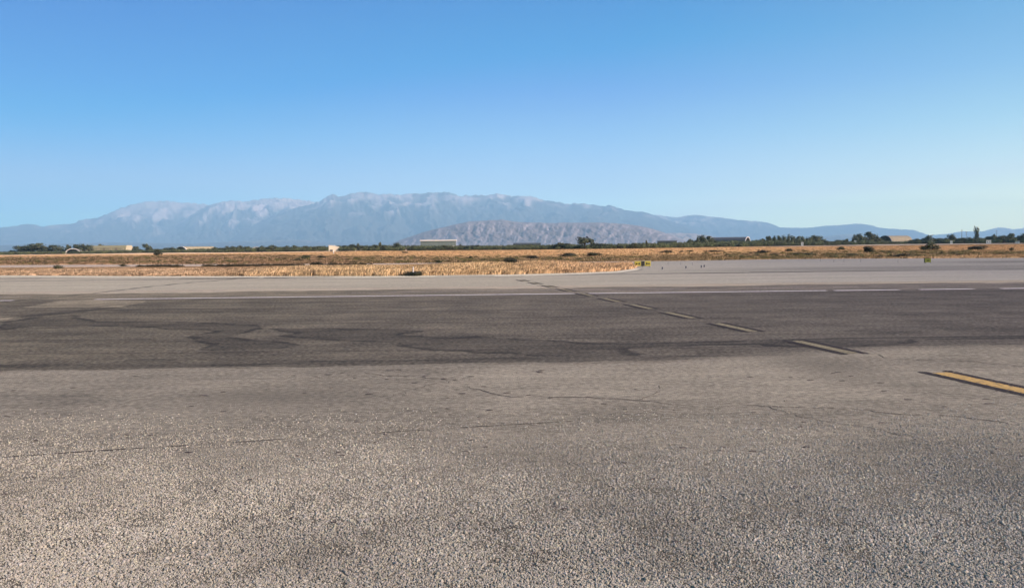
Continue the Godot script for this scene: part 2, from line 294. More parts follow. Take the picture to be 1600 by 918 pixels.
func make_sky() -> Sky:
	var w := 720
	var h := 360
	var im := Image.create_empty(w, h, false, Image.FORMAT_RGBF)
	var sun_round := rad_to_deg(atan2(SUN_FROM.x, -SUN_FROM.z))
	for r in h:
		var up := 90.0 - (r + 0.5) / h * 180.0
		var e := maxf(up, 0.0)
		for k in w:
			var round := (k + 0.5) / w * 360.0
			var gap := absf(wrapf(round - sun_round, -180.0, 180.0))
			var c := sky_colour(e, gap) - Color(0.03, 0.03, 0.02) - Color(0.03, 0.03, 0.04) * smoothstep(5.0, 12.0, e)
			var level := minf(HAZE_REACH.x / maxf(absf(sin(deg_to_rad(round))), 0.01), HAZE_REACH.y / maxf(absf(cos(deg_to_rad(round))), 0.01))
			var passed := exp(-HAZE * minf(HAZE_TOP / maxf(sin(deg_to_rad(e)), 0.001), level / cos(deg_to_rad(e))))
			c = Color(1, 1, 1) * (1.0 / EXPOSURE) * Color(maxf((c.r - AIR.r * (1.0 - passed)) / passed, 0.005), maxf((c.g - AIR.g * (1.0 - passed)) / passed, 0.005), maxf((c.b - AIR.b * (1.0 - passed)) / passed, 0.005))
			im.set_pixel(k, r, c)
	var sm := PanoramaSkyMaterial.new()
	sm.panorama = ImageTexture.create_from_image(im)
	var s := Sky.new()
	s.sky_material = sm
	return s


func _ready() -> void:
	rng.seed = 20240817
	var cam := Camera3D.new()
	cam.name = "camera"
	cam.position = Vector3(0, EYE_HEIGHT, 0)
	cam.basis = Basis(Vector3.RIGHT, deg_to_rad(-3.37)) * Basis(Vector3.BACK, deg_to_rad(-0.68))
	cam.fov = 40.14
	cam.near = 0.1
	cam.far = 80000.0
	add_child(cam)
	cam.current = true

	var env := Environment.new()
	env.background_mode = Environment.BG_SKY
	env.sky = make_sky()
	env.tonemap_mode = Environment.TONE_MAPPER_LINEAR
	env.tonemap_exposure = EXPOSURE
	env.fog_enabled = true
	env.fog_density = HAZE
	env.fog_light_color = Color(0.405, 0.745, 0.95).linear_to_srgb()
	env.sdfgi_enabled = true
	env.ssao_enabled = true
	env.ssil_enabled = true
	var we := WorldEnvironment.new()
	we.name = "sky"
	we.environment = env
	add_child(we)

	var sun := DirectionalLight3D.new()
	sun.name = "sun"
	sun.light_color = Color(1.0, 0.89, 0.87)
	sun.light_energy = 1.6
	sun.light_angular_distance = 0.5
	sun.shadow_enabled = true
	add_child(sun)
	sun.look_at_from_position(Vector3.ZERO, -SUN_FROM.normalized())

	make_materials()
	make_ground()
	make_pavement()
	make_markings()
	make_mountains()
	make_grass()
	make_buildings()
	make_trees()
	make_bushes()
	make_airfield_furniture()
	make_aggregate()

# ---------- materials ----------
func make_materials() -> void:
	# the face of old asphalt: stones 14 mm across in a dark binder, 4 m to a tile
	var cells := FastNoiseLite.new()
	cells.noise_type = FastNoiseLite.TYPE_CELLULAR
	cells.seed = 5
	cells.frequency = 0.26
	cells.cellular_jitter = 0.9
	cells.cellular_return_type = FastNoiseLite.RETURN_DISTANCE
	var far_im := cells.get_seamless_image(1024, 1024)
	cells.cellular_return_type = FastNoiseLite.RETURN_CELL_VALUE
	var tone_im := cells.get_seamless_image(1024, 1024)
	var wide_im := noise(FastNoiseLite.TYPE_SIMPLEX_SMOOTH, 0.02, 4, 8).get_seamless_image(1024, 1024)
	for im in [far_im, tone_im, wide_im]:
		im.convert(Image.FORMAT_L8)
	var far := far_im.get_data()
	var tone := tone_im.get_data()
	var wide := wide_im.get_data()
	var col := PackedByteArray()
	var tall := PackedByteArray()
	col.resize(1024 * 1024 * 3)
	tall.resize(1024 * 1024)
	for k in 1024 * 1024:
		var stone := clampf((150.0 - far[k]) / 80.0, 0.0, 1.0)
		var t := tone[k] / 255.0
		var g := lerpf(0.56, 0.84 + 0.16 * t, stone) * (0.9 + 0.2 * wide[k] / 255.0)
		g = minf(g, 1.0) * 255.0
		col[k * 3] = int(g)
		col[k * 3 + 1] = int(g * (0.985 + 0.015 * t))
		col[k * 3 + 2] = int(g * (0.90 + 0.06 * stone + 0.04 * t))
		tall[k] = int(clampf(stone * (130.0 + 90.0 * t) + wide[k] * 0.12, 0.0, 255.0))
	M.grain = ImageTexture.create_from_image(Image.create_from_data(1024, 1024, false, Image.FORMAT_RGB8, col))
	M.grain_height = ImageTexture.create_from_image(Image.create_from_data(1024, 1024, false, Image.FORMAT_L8, tall))
	# paint worn through to the stones, 2 m to a tile
	var chips := noise(FastNoiseLite.TYPE_SIMPLEX_SMOOTH, 0.05, 5, 12).get_seamless_image(512, 512)
	chips.convert(Image.FORMAT_L8)
	var specks := noise(FastNoiseLite.TYPE_SIMPLEX_SMOOTH, 0.35, 2, 13).get_seamless_image(512, 512)
	specks.convert(Image.FORMAT_L8)
	var cd := chips.get_data()
	var sd := specks.get_data()
	var coat := PackedByteArray()
	coat.resize(512 * 512 * 4)
	for k in 512 * 512:
		var tone_here := int(clampf(175.0 + 0.35 * sd[k] + 0.15 * cd[k] - 40.0, 0.0, 255.0))
		coat[k * 4] = tone_here
		coat[k * 4 + 1] = tone_here
		coat[k * 4 + 2] = tone_here
		coat[k * 4 + 3] = int(clampf(0.55 * cd[k] + 0.45 * sd[k], 0.0, 255.0))
	M.chips = ImageTexture.create_from_image(Image.create_from_data(512, 512, false, Image.FORMAT_RGBA8, coat))
	M.plants = tinted(0.95)
	M.plants.backlight_enabled = true
	M.plants.backlight = Color(0.25, 0.25, 0.25).linear_to_srgb()
	M.leaves = tinted(0.8)
	M.leaves.backlight_enabled = true
	M.leaves.backlight = Color(0.15, 0.15, 0.15).linear_to_srgb()
	M.rock = tinted(0.95)
	M.soil = tinted(0.95)
	M.stones = tinted(0.8)
	M.bark = paint(Color(0.09, 0.065, 0.045), 0.95)


func paved(tint: Texture2D, relief: float) -> StandardMaterial3D:
	var m := StandardMaterial3D.new()
	m.albedo_texture = M.grain
	m.roughness = 0.93
	m.metallic_specular = 0.3
	m.heightmap_enabled = true
	m.heightmap_texture = M.grain_height
	m.heightmap_scale = relief
	if tint:
		m.detail_enabled = true
		m.detail_albedo = tint
		m.detail_blend_mode = BaseMaterial3D.BLEND_MODE_MUL
		m.detail_uv_layer = BaseMaterial3D.DETAIL_UV_2
	return m


func coated(col: Color, relief := 0.35) -> StandardMaterial3D:
	var m := paved(null, relief)
	m.albedo_color = Color(col.r / 0.8, col.g / 0.8, col.b / 0.8).linear_to_srgb()
	return m


func worn_paint(col: Color, gone: float) -> StandardMaterial3D:
	var m := StandardMaterial3D.new()
	m.albedo_texture = M.chips
	m.albedo_color = Color(col.r / 0.55, col.g / 0.55, col.b / 0.55).linear_to_srgb()
	m.transparency = BaseMaterial3D.TRANSPARENCY_ALPHA_SCISSOR
	m.alpha_scissor_threshold = gone
	m.roughness = 0.95
	m.metallic_specular = 0.2
	m.uv1_scale = Vector3(2, 2, 2)
	return m


# ---------- ground and field ----------
const GRASS_EDGE := [Vector2(-110, -86), Vector2(-43.4, -60.6), Vector2(-37.3, -58.5), Vector2(-25.5, -53.4), Vector2(-16.0, -50.2), Vector2(-7.6, -47.7), Vector2(0.0, -47.8), Vector2(3.9, -49.2), Vector2(6.6, -51.4), Vector2(8.3, -55.9), Vector2(9.2, -59.7), Vector2(9.9, -66.6)]
const LANE_NEAR := [Vector2(-110, -104), Vector2(-68, -92.0), Vector2(-56, -88.8), Vector2(-40, -84.6), Vector2(-22, -81.3), Vector2(-10, -79.5), Vector2(0, -76.2), Vector2(5, -73.8), Vector2(9.9, -69.6)]
const LANE_FAR := [Vector2(-110, -121), Vector2(-68, -106.9), Vector2(-47.5, -99.7), Vector2(-29, -92.2), Vector2(-19.5, -88.2), Vector2(0, -84.6), Vector2(6.7, -83.2), Vector2(12.8, -81.6), Vector2(19.5, -82.0), Vector2(26.8, -83.8), Vector2(33.2, -83.3), Vector2(38.8, -81.2), Vector2(44, -78.9), Vector2(53, -74), Vector2(70, -66), Vector2(110, -50)]


func field_start(x: float) -> float:      # z where the scrub beyond the pavement begins
	return along(LANE_FAR, x)


func gold_start(x: float, z: float) -> float:
	var s := x / maxf(-z, 1.0)
	if s < 0.0:
		return lerpf(125.0, 310.0, smoothstep(0.02, 0.5, -s))
	return lerpf(125.0, 150.0, smoothstep(0.0, 0.5, s))


func ground_height(x: float, z: float) -> float:
	var h := -0.03
	var a := clampf((field_start(x) - z) / 25.0, 0.0, 1.0)
	if a > 0.0:
		h += a * (0.28 * broad_noise.get_noise_2d(x * 0.4, z * 0.25) + 0.12 * rough_noise.get_noise_2d(x * 3.0, z * 2.0))
		h *= 1.0 - smoothstep(500.0, 900.0, Vector2(x, z).length())
	return h


func field_colour(x: float, z: float) -> Color:
	var d := Vector2(x, z).length()
	var a := broad_noise.get_noise_2d(x, z * 0.5) * 0.5 + 0.5
	var b := rough_noise.get_noise_2d(x * 1.5, z) * 0.5 + 0.5
	if z > along(LANE_NEAR, x) and x < 12.0:
		var gold := Color(0.45, 0.325, 0.162).lerp(Color(0.46, 0.31, 0.16), smoothstep(-2.0, 6.0, x))
		var c := gold.lerp(Color(0.43, 0.315, 0.185), smoothstep(-12.0, -26.0, x + 6.0 * (a - 0.5)))
		return c * (0.95 + 1.1 * b)
	var g := gold_start(x, z)
	var s := x / maxf(-z, 1.0)
	var w := broad_noise.get_noise_2d(x * 1.2 + 300.0, z * 4.0)
	a = clampf(a + 1.2 * w, 0.0, 1.0)
	var brown := Color(0.34, 0.245, 0.135).lerp(Color(0.19, 0.15, 0.075), a)
	if s < -0.2:
		brown = Color(0.36, 0.25, 0.145).lerp(Color(0.22, 0.155, 0.088), a)
	var golden := Color(0.47, 0.325, 0.165).lerp(Color(0.35, 0.235, 0.12), smoothstep(0.25, 0.5, s))
	var c2 := brown.lerp(golden, smoothstep(g - 18.0, g + 25.0, d + 40.0 * (a - 0.5)))
	c2 = c2.lerp(Color(0.20, 0.17, 0.10), 0.8 * smoothstep(330.0, 480.0, d + 60.0 * (b - 0.5)) * smoothstep(0.1, 0.3, s))
	return c2 * (0.9 + 1.7 * b)


func make_ground() -> void:
	rough_noise = noise(FastNoiseLite.TYPE_SIMPLEX_SMOOTH, 0.11, 4, 31)
	broad_noise = noise(FastNoiseLite.TYPE_SIMPLEX_SMOOTH, 0.018, 3, 32)
	var xs := PackedFloat32Array()
	var zs := PackedFloat32Array()
	for k in range(-70, 71):
		xs.append(k * 1.8)
	var step := 2.5
	while xs[xs.size() - 1] < 31000.0:
		xs.append(xs[xs.size() - 1] + step)
		xs.insert(0, -xs[xs.size() - 1])
		step *= 1.16
	for k in 60:
		zs.append(60.0 - k * 3.0 + 0.0 if k < 33 else -36.0 - (k - 32) * 2.2)
	step = 2.3
	while zs[zs.size() - 1] > -31000.0:
		zs.append(zs[zs.size() - 1] - step)
		step *= 1.045
	var back := 40.0
	for k in 6:
		zs.insert(0, zs[0] + back)
		back *= 2.5
	var s := Shape.new()
	for z in zs:
		for x in xs:
			s.v.append(Vector3(x, ground_height(x, z), z))
			s.c.append(field_colour(x, z) * (lerpf(0.9, 0.6, smoothstep(-24.0, -10.0, x)) if z > along(LANE_NEAR, x) and x < 12.0 else 1.0) if z < -40.0 else Color(0.3, 0.22, 0.13))
			s.n.append(Vector3.UP)
	var w := xs.size()
	for r in zs.size() - 1:
		for q in w - 1:
			var k := r * w + q
			s.i.append_array([k, k + w, k + 1, k + 1, k + w, k + w + 1])
	for r in range(1, zs.size() - 1):
		for q in range(1, w - 1):
			var k := r * w + q
			var dx := s.v[k + 1] - s.v[k - 1]
			var dz := s.v[k + w] - s.v[k - w]
			s.n[k] = dx.cross(dz).normalized() * signf(dx.cross(dz).y)
	structure("ground", s, M.soil, "dry grass plain stretching from the tarmac to the mountains")


# ---------- pavement ----------


func fill(mask: PackedByteArray, w: int, h: int, pts: Array, lo: Vector2, size: Vector2, value: int) -> void:   # scanline fill of an outline in metres
	var low := 1e9
	var high := -1e9
	for p in pts:
		low = minf(low, (lo.y - p.y) / size.y * h)
		high = maxf(high, (lo.y - p.y) / size.y * h)
	for r in range(maxi(0, int(low)), mini(h - 1, int(high) + 1) + 1):
		var z := lo.y - (r + 0.5) / h * size.y
		var cuts := []
		for k in pts.size():
			var a: Vector2 = pts[k]
			var b: Vector2 = pts[(k + 1) % pts.size()]
			if (a.y > z) != (b.y > z):
				var x := lerpf(a.x, b.x, (z - a.y) / (b.y - a.y))
				x += 0.10 * rough_noise.get_noise_2d(z * 14.0, a.x * 3.0) + 0.25 * rough_noise.get_noise_2d(z * 5.0, a.x)
				cuts.append((x - lo.x) / size.x * w)
		cuts.sort()
		for k in range(0, cuts.size() - 1, 2):
			for q in range(clampi(int(cuts[k]), 0, w), clampi(int(cuts[k + 1]) + 1, 0, w)):
				mask[r * w + q] = maxi(mask[r * w + q], value)


func ribbon(pts: Array, wide: float) -> Array:        # an outline round a polyline
	var a := []
	var b := []
	for k in pts.size():
		var d: Vector2 = (pts[mini(k + 1, pts.size() - 1)] - pts[maxi(k - 1, 0)]).normalized()
		var o := Vector2(-d.y, d.x) * wide / 2.0
		a.append(pts[k] + o)
		b.insert(0, pts[k] - o)
	return a + b


func softened(mask: PackedByteArray, w: int, h: int, by: int) -> PackedByteArray:
	var im := Image.create_from_data(w, h, false, Image.FORMAT_L8, mask)
	im.resize(w / by, h / by, Image.INTERPOLATE_BILINEAR)
	im.resize(w, h, Image.INTERPOLATE_CUBIC)
	return im.get_data()


func blank(count: int) -> PackedByteArray:
	var a := PackedByteArray()
	a.resize(count)
	return a


const NEAR_LO := Vector2(-30, 2)
const NEAR_SIZE := Vector2(60, 36)
const FAR_LO := Vector2(-64, -33.6)
const FAR_SIZE := Vector2(128, 53)


func code(lin: float) -> int:
	return int(255.0 * pow(clampf(lin, 0.0, 1.0), 0.4545))


func near_map() -> Texture2D:
	var w := 2048
	var h := 1228
	var stain := blank(w * h)
	for p in [STAIN_HOOK, STAIN_TONGUE]:
		fill(stain, w, h, p, NEAR_LO, NEAR_SIZE, 230)
	fill(stain, w, h, STAIN_EDGE, NEAR_LO, NEAR_SIZE, 150)
	var soft := softened(stain, w, h, 3)
	var softer := softened(stain, w, h, 12)
	var pale := blank(w * h)
	fill(pale, w, h, PALE_PATCH, NEAR_LO, NEAR_SIZE, 190)
	fill(pale, w, h, PALE_PATCH_EDGE, NEAR_LO, NEAR_SIZE, 255)
	pale = softened(pale, w, h, 4)
	var worn := blank(w * h)
	fill(worn, w, h, LIGHT_SWEEP, NEAR_LO, NEAR_SIZE, 255)
	worn = softened(worn, w, h, 40)
	var dark := blank(w * h)
	for p in [DARK_PATCH, DARK_NEAR]:
		fill(dark, w, h, p, NEAR_LO, NEAR_SIZE, 120)
	dark = softened(dark, w, h, 32)
	var skid := blank(w * h)
	fill(skid, w, h, ribbon(SKID_A, 0.22), NEAR_LO, NEAR_SIZE, 190)
	fill(skid, w, h, ribbon(SKID_B, 0.5), NEAR_LO, NEAR_SIZE, 220)
	fill(skid, w, h, ribbon(SKID_C, 0.35), NEAR_LO, NEAR_SIZE, 170)
	fill(skid, w, h, ribbon(SKID_D, 0.3), NEAR_LO, NEAR_SIZE, 170)
	fill(skid, w, h, ribbon(CRACK_D, 0.2), NEAR_LO, NEAR_SIZE, 130)
	for q in 16:                                         # faint seams and tyre lines along the taxiway
		var z := -12.4 - 0.95 * q - 0.3 * (q % 3)
		var x := -26.0 + 7.3 * ((q * 5) % 7)
		fill(skid, w, h, ribbon([Vector2(x, z), Vector2(x + 5.0, z + 0.15), Vector2(x + 9.0 + q % 4, z + 0.9 - 0.2 * (q % 5))], 0.12 + 0.011 * q), NEAR_LO, NEAR_SIZE, 70 + 15 * (q % 4))
	skid = softened(skid, w, h, 3)
	var na := noise_bytes(noise(FastNoiseLite.TYPE_SIMPLEX_SMOOTH, 0.012, 5, 41), w, h)
	var nb := noise_bytes(noise(FastNoiseLite.TYPE_SIMPLEX_SMOOTH, 0.022, 3, 42), w, h, 7)
	var nc := noise_bytes(noise(FastNoiseLite.TYPE_SIMPLEX_SMOOTH, 0.09, 3, 43), w, h, 4)
	var nd := noise_bytes(noise(FastNoiseLite.TYPE_SIMPLEX_SMOOTH, 0.33, 2, 44), w, h)
	var out := PackedByteArray()
	out.resize(w * h * 3)
	var curve := PackedByteArray()
	curve.resize(1024)
	for k in 1024:
		curve[k] = code(k / 1023.0)
	for r in h:
		var z := NEAR_LO.y - (r + 0.5) / h * NEAR_SIZE.y
		for q in w:
			var k := r * w + q
			var x := NEAR_LO.x + (q + 0.5) / w * NEAR_SIZE.x
			var a := na[k] * 0.00392 - 0.5
			var b := nb[k] * 0.00392 - 0.5
			var c := nc[k] * 0.00392 - 0.5
			var d := nd[k] * 0.00392 - 0.5
			var edge := -11.1 - 0.28 * clampf(x - 2.0, 0.0, 4.0) + 0.5 * c + 0.3 * a
			var band := clampf((edge - z) / (0.16 + 0.07 * clampf(x + 2.0, 0.0, 9.0)), 0.0, 1.0)
			var l := 0.340 * (1.0 + 0.36 * a + 0.25 * b + 0.35 * c + 0.85 * d) + 0.0003 * worn[k]
			l *= 1.0 - 0.0022 * dark[k] * (0.7 + c + d)
			l *= lerpf(0.58, 1.0, smoothstep(3.9, 6.6, -z + 0.8 * a))  # bare binder near the camera, darkened to deepen the shade between stones
			var red := 1.09
			var blue := 0.755
			if band > 0.0:
				var t := 0.170 * maxf(0.4, 1.0 + 0.45 * b + 0.55 * c + 0.6 * a + 1.7 * d) * (1.0 - 0.023 * clampf(x, 0.0, 15.0))  # darkens rightward: the duller look towards the sun, put into the colour
				var rim := clampf((soft[k] - softer[k]) * 0.008, -0.3, 0.5)
				t *= 1.0 - 0.0013 * soft[k] - 0.75 * maxf(rim, 0.0) * soft[k] * 0.004
				t += 0.0010 * pale[k] * (0.8 + c)
				if z < -27.7:
					t += 0.065 * clampf((-27.7 - z) / 0.3, 0.0, 1.0) * (1.0 + 1.6 * c + 0.6 * b)
				l = lerpf(l, t, band)
				blue = lerpf(blue, 0.735 + 0.006 * clampf(x, -8.0, 20.0), band)  # bluer rightward: the cooler light on the sun side, put into the colour
				red = lerpf(red, 1.12, band)
			if z < -31.0:
				var far := clampf((-31.6 - z + 0.8 * c + 1.2 * b - 0.01 * x) / 0.3, 0.0, 1.0)
				l = lerpf(l, 0.49 * (1.0 + 0.25 * b + 0.25 * c) * (1.0 - 0.010 * clampf(x, 0.0, 30.0)), far)
				blue = lerpf(blue, 0.75, far)
			l *= 1.0 - 0.0028 * skid[k] * (0.85 + c)
			l *= 1.25
			out[k * 3] = curve[clampi(int(l * red * 1023.0), 0, 1023)]
			out[k * 3 + 1] = curve[clampi(int(l * 1023.0), 0, 1023)]
			out[k * 3 + 2] = curve[clampi(int(l * blue * 1023.0), 0, 1023)]
	return ImageTexture.create_from_image(Image.create_from_data(w, h, false, Image.FORMAT_RGB8, out))


func far_map() -> Texture2D:
	var w := 1024
	var h := 424
	var nb := noise_bytes(noise(FastNoiseLite.TYPE_SIMPLEX_SMOOTH, 0.06, 3, 52), w, h, 16)
	var nc := noise_bytes(noise(FastNoiseLite.TYPE_SIMPLEX_SMOOTH, 0.22, 3, 53), w, h, 8)
	var skid := blank(w * h)
	fill(skid, w, h, ribbon(SKID_A, 0.22), FAR_LO, FAR_SIZE, 200)
	var out := PackedByteArray()
	out.resize(w * h * 3)
	for r in h:
		var z := FAR_LO.y - (r + 0.5) / h * FAR_SIZE.y
		for q in w:
			var k := r * w + q
			var x := FAR_LO.x + (q + 0.5) / w * FAR_SIZE.x
			var b := nb[k] * 0.00392 - 0.5
			var c := nc[k] * 0.00392 - 0.5
			var l := 0.49 * (1.0 - 0.010 * clampf(x, 0.0, 30.0))  # dims rightward like the near asphalt, sunward shading put into the tone
			if z < -46.4:
				l = lerpf(l, 0.25, smoothstep(6.0, 26.0, x) * smoothstep(-58.0, -52.0, z))
				l = lerpf(l, 0.20, smoothstep(30.0, 40.0, x) * smoothstep(-59.5, -60.5, z) * smoothstep(-68.0, -65.0, z))
			l *= 1.0 + 0.25 * b + 0.25 * c
			var joint := absf(z + 46.2 + 0.3 * b)
			if joint < 0.6 and c + 0.6 * b > -0.08:
				l *= 0.45
			if x < 9.0:
				var e := z - along(GRASS_EDGE, x)
				if e < 2.7 and e > 0.2:
					l = 0.76
				elif e >= 2.7 and e < 4.0 and c + b > 0.0:
					l *= 0.6
			l *= 1.0 - 0.0028 * skid[k]
			l *= 1.25
			out[k * 3] = code(l * (1.08 - 0.002 * clampf(x, 0.0, 26.0)))
			out[k * 3 + 1] = code(l)
			out[k * 3 + 2] = code(l * (0.74 + 0.005 * clampf(x, 0.0, 26.0)))  # warm left and cool right light put into the colour
	return ImageTexture.create_from_image(Image.create_from_data(w, h, false, Image.FORMAT_RGB8, out))


func make_pavement() -> void:
	var s := Shape.new()
	s.fan(PackedVector2Array([Vector2(-110, 2), Vector2(-110, -33.6), Vector2(110, -33.6), Vector2(110, 2)]), 0.0, 2.2, NEAR_LO, NEAR_SIZE)
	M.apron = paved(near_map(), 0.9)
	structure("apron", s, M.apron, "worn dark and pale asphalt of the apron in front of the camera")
	var rear := Shape.new()
	rear.fan(PackedVector2Array([Vector2(-110, 60), Vector2(-110, 2), Vector2(110, 2), Vector2(110, 60)]), 0.0, 4.0)
	structure("apron", rear, coated(Color(0.28, 0.25, 0.215), 0.55), "pale asphalt apron behind the camera")
	M.far_paving = paved(far_map(), 0.3)
	var far := PackedVector2Array([Vector2(110, -33.6), Vector2(-110, -33.6)])
	for p in GRASS_EDGE:
		far.append(p)
	far.append(LANE_NEAR[-1])
	for k in range(7, LANE_FAR.size()):
		far.append(LANE_FAR[k])
	var f := Shape.new()
	f.fan(far, 0.0, 4.0, FAR_LO, FAR_SIZE)
	structure("taxiway", f, M.far_paving, "pale concrete taxiway shoulder between the dark asphalt and the dry grass")
	var lane := PackedVector2Array()
	for p in LANE_NEAR:
		lane.append(p)
	for k in range(7, -1, -1):
		lane.append(LANE_FAR[k])
	var l := Shape.new()
	l.fan(lane, 0.0, 4.0)
	structure("service_road", l, coated(Color(0.62, 0.515, 0.385), 0.3), "pale concrete service road crossing the dry field")
	var strip := Shape.new()
	strip.quad(Vector3(120, 0.25, -350), Vector3(330, 0.25, -350), Vector3(330, 0.25, -385), Vector3(120, 0.25, -385))
	strip.uv = PackedVector2Array([Vector2(0, 0), Vector2(50, 0), Vector2(50, 8), Vector2(0, 8)])
	strip.uv2 = strip.uv
	structure("runway", strip, coated(Color(0.36, 0.32, 0.28), 0.3), "distant strip of grey runway below the trees on the right")


func strip_between(pts: Array, wide: float, y: float, grain := 4.0) -> Shape:
	var s := Shape.new()
	s.fan(PackedVector2Array(ribbon(pts, wide)), y, grain)
	return s


const SIDE_A := [Vector2(-0.80, -9.9), Vector2(-1.1, -9.45), Vector2(-1.25, -9.0), Vector2(-1.7, -8.7)]
const SIDE_B := [Vector2(1.35, -8.48), Vector2(1.6, -8.9), Vector2(1.75, -9.4)]
const SIDE_C := [Vector2(2.58, -8.07), Vector2(2.75, -7.5), Vector2(3.2, -7.1), Vector2(3.3, -6.7)]


func crack_shape(line: Array, wide: float, wander: float) -> Shape:      # broken, uneven, with crumbled edges
	var fine := []
	for k in line.size() - 1:
		var steps := int(ceil(line[k].distance_to(line[k + 1]) / 0.035))
		for t in steps:
			var p: Vector2 = line[k].lerp(line[k + 1], float(t) / steps)
			fine.append(p + wander * Vector2(rough_noise.get_noise_2d(p.x * 40.0, p.y * 40.0), rough_noise.get_noise_2d(p.y * 40.0, p.x * 40.0 + 99.0)) * 0.05)
	var s := Shape.new()
	for k in range(1, fine.size() - 1):
		var open := rough_noise.get_noise_2d(fine[k].x * 16.0 + 7.0, fine[k].y * 16.0)
		if open < -0.34:
			continue
		var d: Vector2 = (fine[k + 1] - fine[k - 1]).normalized()
		var o := Vector2(-d.y, d.x) * wide * clampf(0.75 + 1.3 * open + 0.7 * rough_noise.get_noise_2d(fine[k].x * 90.0, fine[k].y * 90.0), 0.12, 1.5) / 2.0
		var a: Vector2 = fine[k]
		var b: Vector2 = fine[k + 1]
		s.fan(PackedVector2Array([a + o, b + o * 0.9, b - o * 0.9, a - o]), 0.003, 2.2)
	return s


func make_markings() -> void:
	var apron := get_node("apron")
	var taxi := get_node("taxiway")
	M.white_paint = worn_paint(Color(0.55, 0.52, 0.47), 0.40)
	M.new_yellow = worn_paint(Color(0.42, 0.285, 0.10), 0.40)
	M.old_yellow = worn_paint(Color(0.205, 0.182, 0.108), 0.38)
	M.black_paint = worn_paint(Color(0.038, 0.033, 0.030), 0.38)
	M.tar = coated(Color(0.09, 0.078, 0.066), 0.3)
	for run in [[-70.0, -17.2], [-14.4, 10.9], [11.15, 13.4], [14.1, 16.0], [16.9, 18.6]]:
		part("white_line", strip_between([Vector2(run[0], -27.72), Vector2(run[1], -27.72 - 0.004 * run[1])], 0.30, 0.004), M.white_paint, apron)
	var faded := worn_paint(Color(0.33, 0.30, 0.26), 0.48)
	for run in [[-60.0, -18.0], [-6.0, 6.5], [9.0, 11.0], [12.0, 13.0]]:
		part("faded_line", strip_between([Vector2(run[0], -30.0), Vector2(run[1], -30.05)], 0.16, 0.004), faded, apron)
	# the broken yellow line with its black edges, a dash every 3 m
	var starts := [-7.05, -10.04, -13.49, -16.66, -19.53, -22.31, -25.01, -27.9, -30.8, -33.75, -36.7, -39.7]
	for k in starts.size():
		var z: float = starts[k]
		var x := 5.38 + 0.168 * (z + 10.04)
		var way := Vector2(0.168, 1.0).normalized()
		var a := Vector2(x, z)
		var b := a + way * 1.62
		var side := Vector2(-way.y, way.x)
		var over: Node = apron if z > -33.0 else taxi
		part("yellow_dash", strip_between([a, b], 0.22 if k < 2 else 0.18, 0.006), M.new_yellow if k < 2 else M.old_yellow, over)
		for e in [-0.175, 0.175]:
			part("black_edge", strip_between([a + side * e - way * 0.12, b + side * e + way * 0.08], 0.12, 0.005), M.black_paint, over)
	for q in [[-34.0, -29.5, -50.4], [-19.8, -15.0, -47.6], [-14.6, -10.4, -48.3 + 1.2], [-4.4, -1.0, -46.0], [8.8, 13.4, -46.2], [13.9, 21.5, -46.7]]:
		part("tar_joint", strip_between([Vector2(q[0], q[2] - 0.15), Vector2((q[0] + q[1]) / 2.0, q[2]), Vector2(q[1], q[2] + 0.1)], 0.42, 0.004), M.tar, taxi)
	for q in [[CRACK_A, 0.020, 1.0], [CRACK_B, 0.026, 1.0], [SEAM_NEAR, 0.022, 0.15], [CRACK_C, 0.06, 1.0], [SIDE_A, 0.014, 1.0], [SIDE_B, 0.014, 1.0], [SIDE_C, 0.016, 1.0]]:
		part("crack", crack_shape(q[0], q[1], q[2]), M.tar, apron)
	for q in [[-13.0, 14.0, -13.1, -12.75, 0.05], [-15.0, 3.0, -15.1, -14.3, 0.05], [-14.0, 15.0, -17.6, -18.2, 0.07], [-9.0, 16.0, -21.2, -20.9, 0.08], [-18.0, 18.0, -24.6, -24.9, 0.10]]:
		part("paving_joint", crack_shape([Vector2(q[0], q[2]), Vector2((q[0] + q[1]) / 2.0, (q[2] + q[3]) / 2.0 + 0.12), Vector2(q[1], q[3])], q[4], 0.8), M.tar, apron)


# ---------- mountains ----------


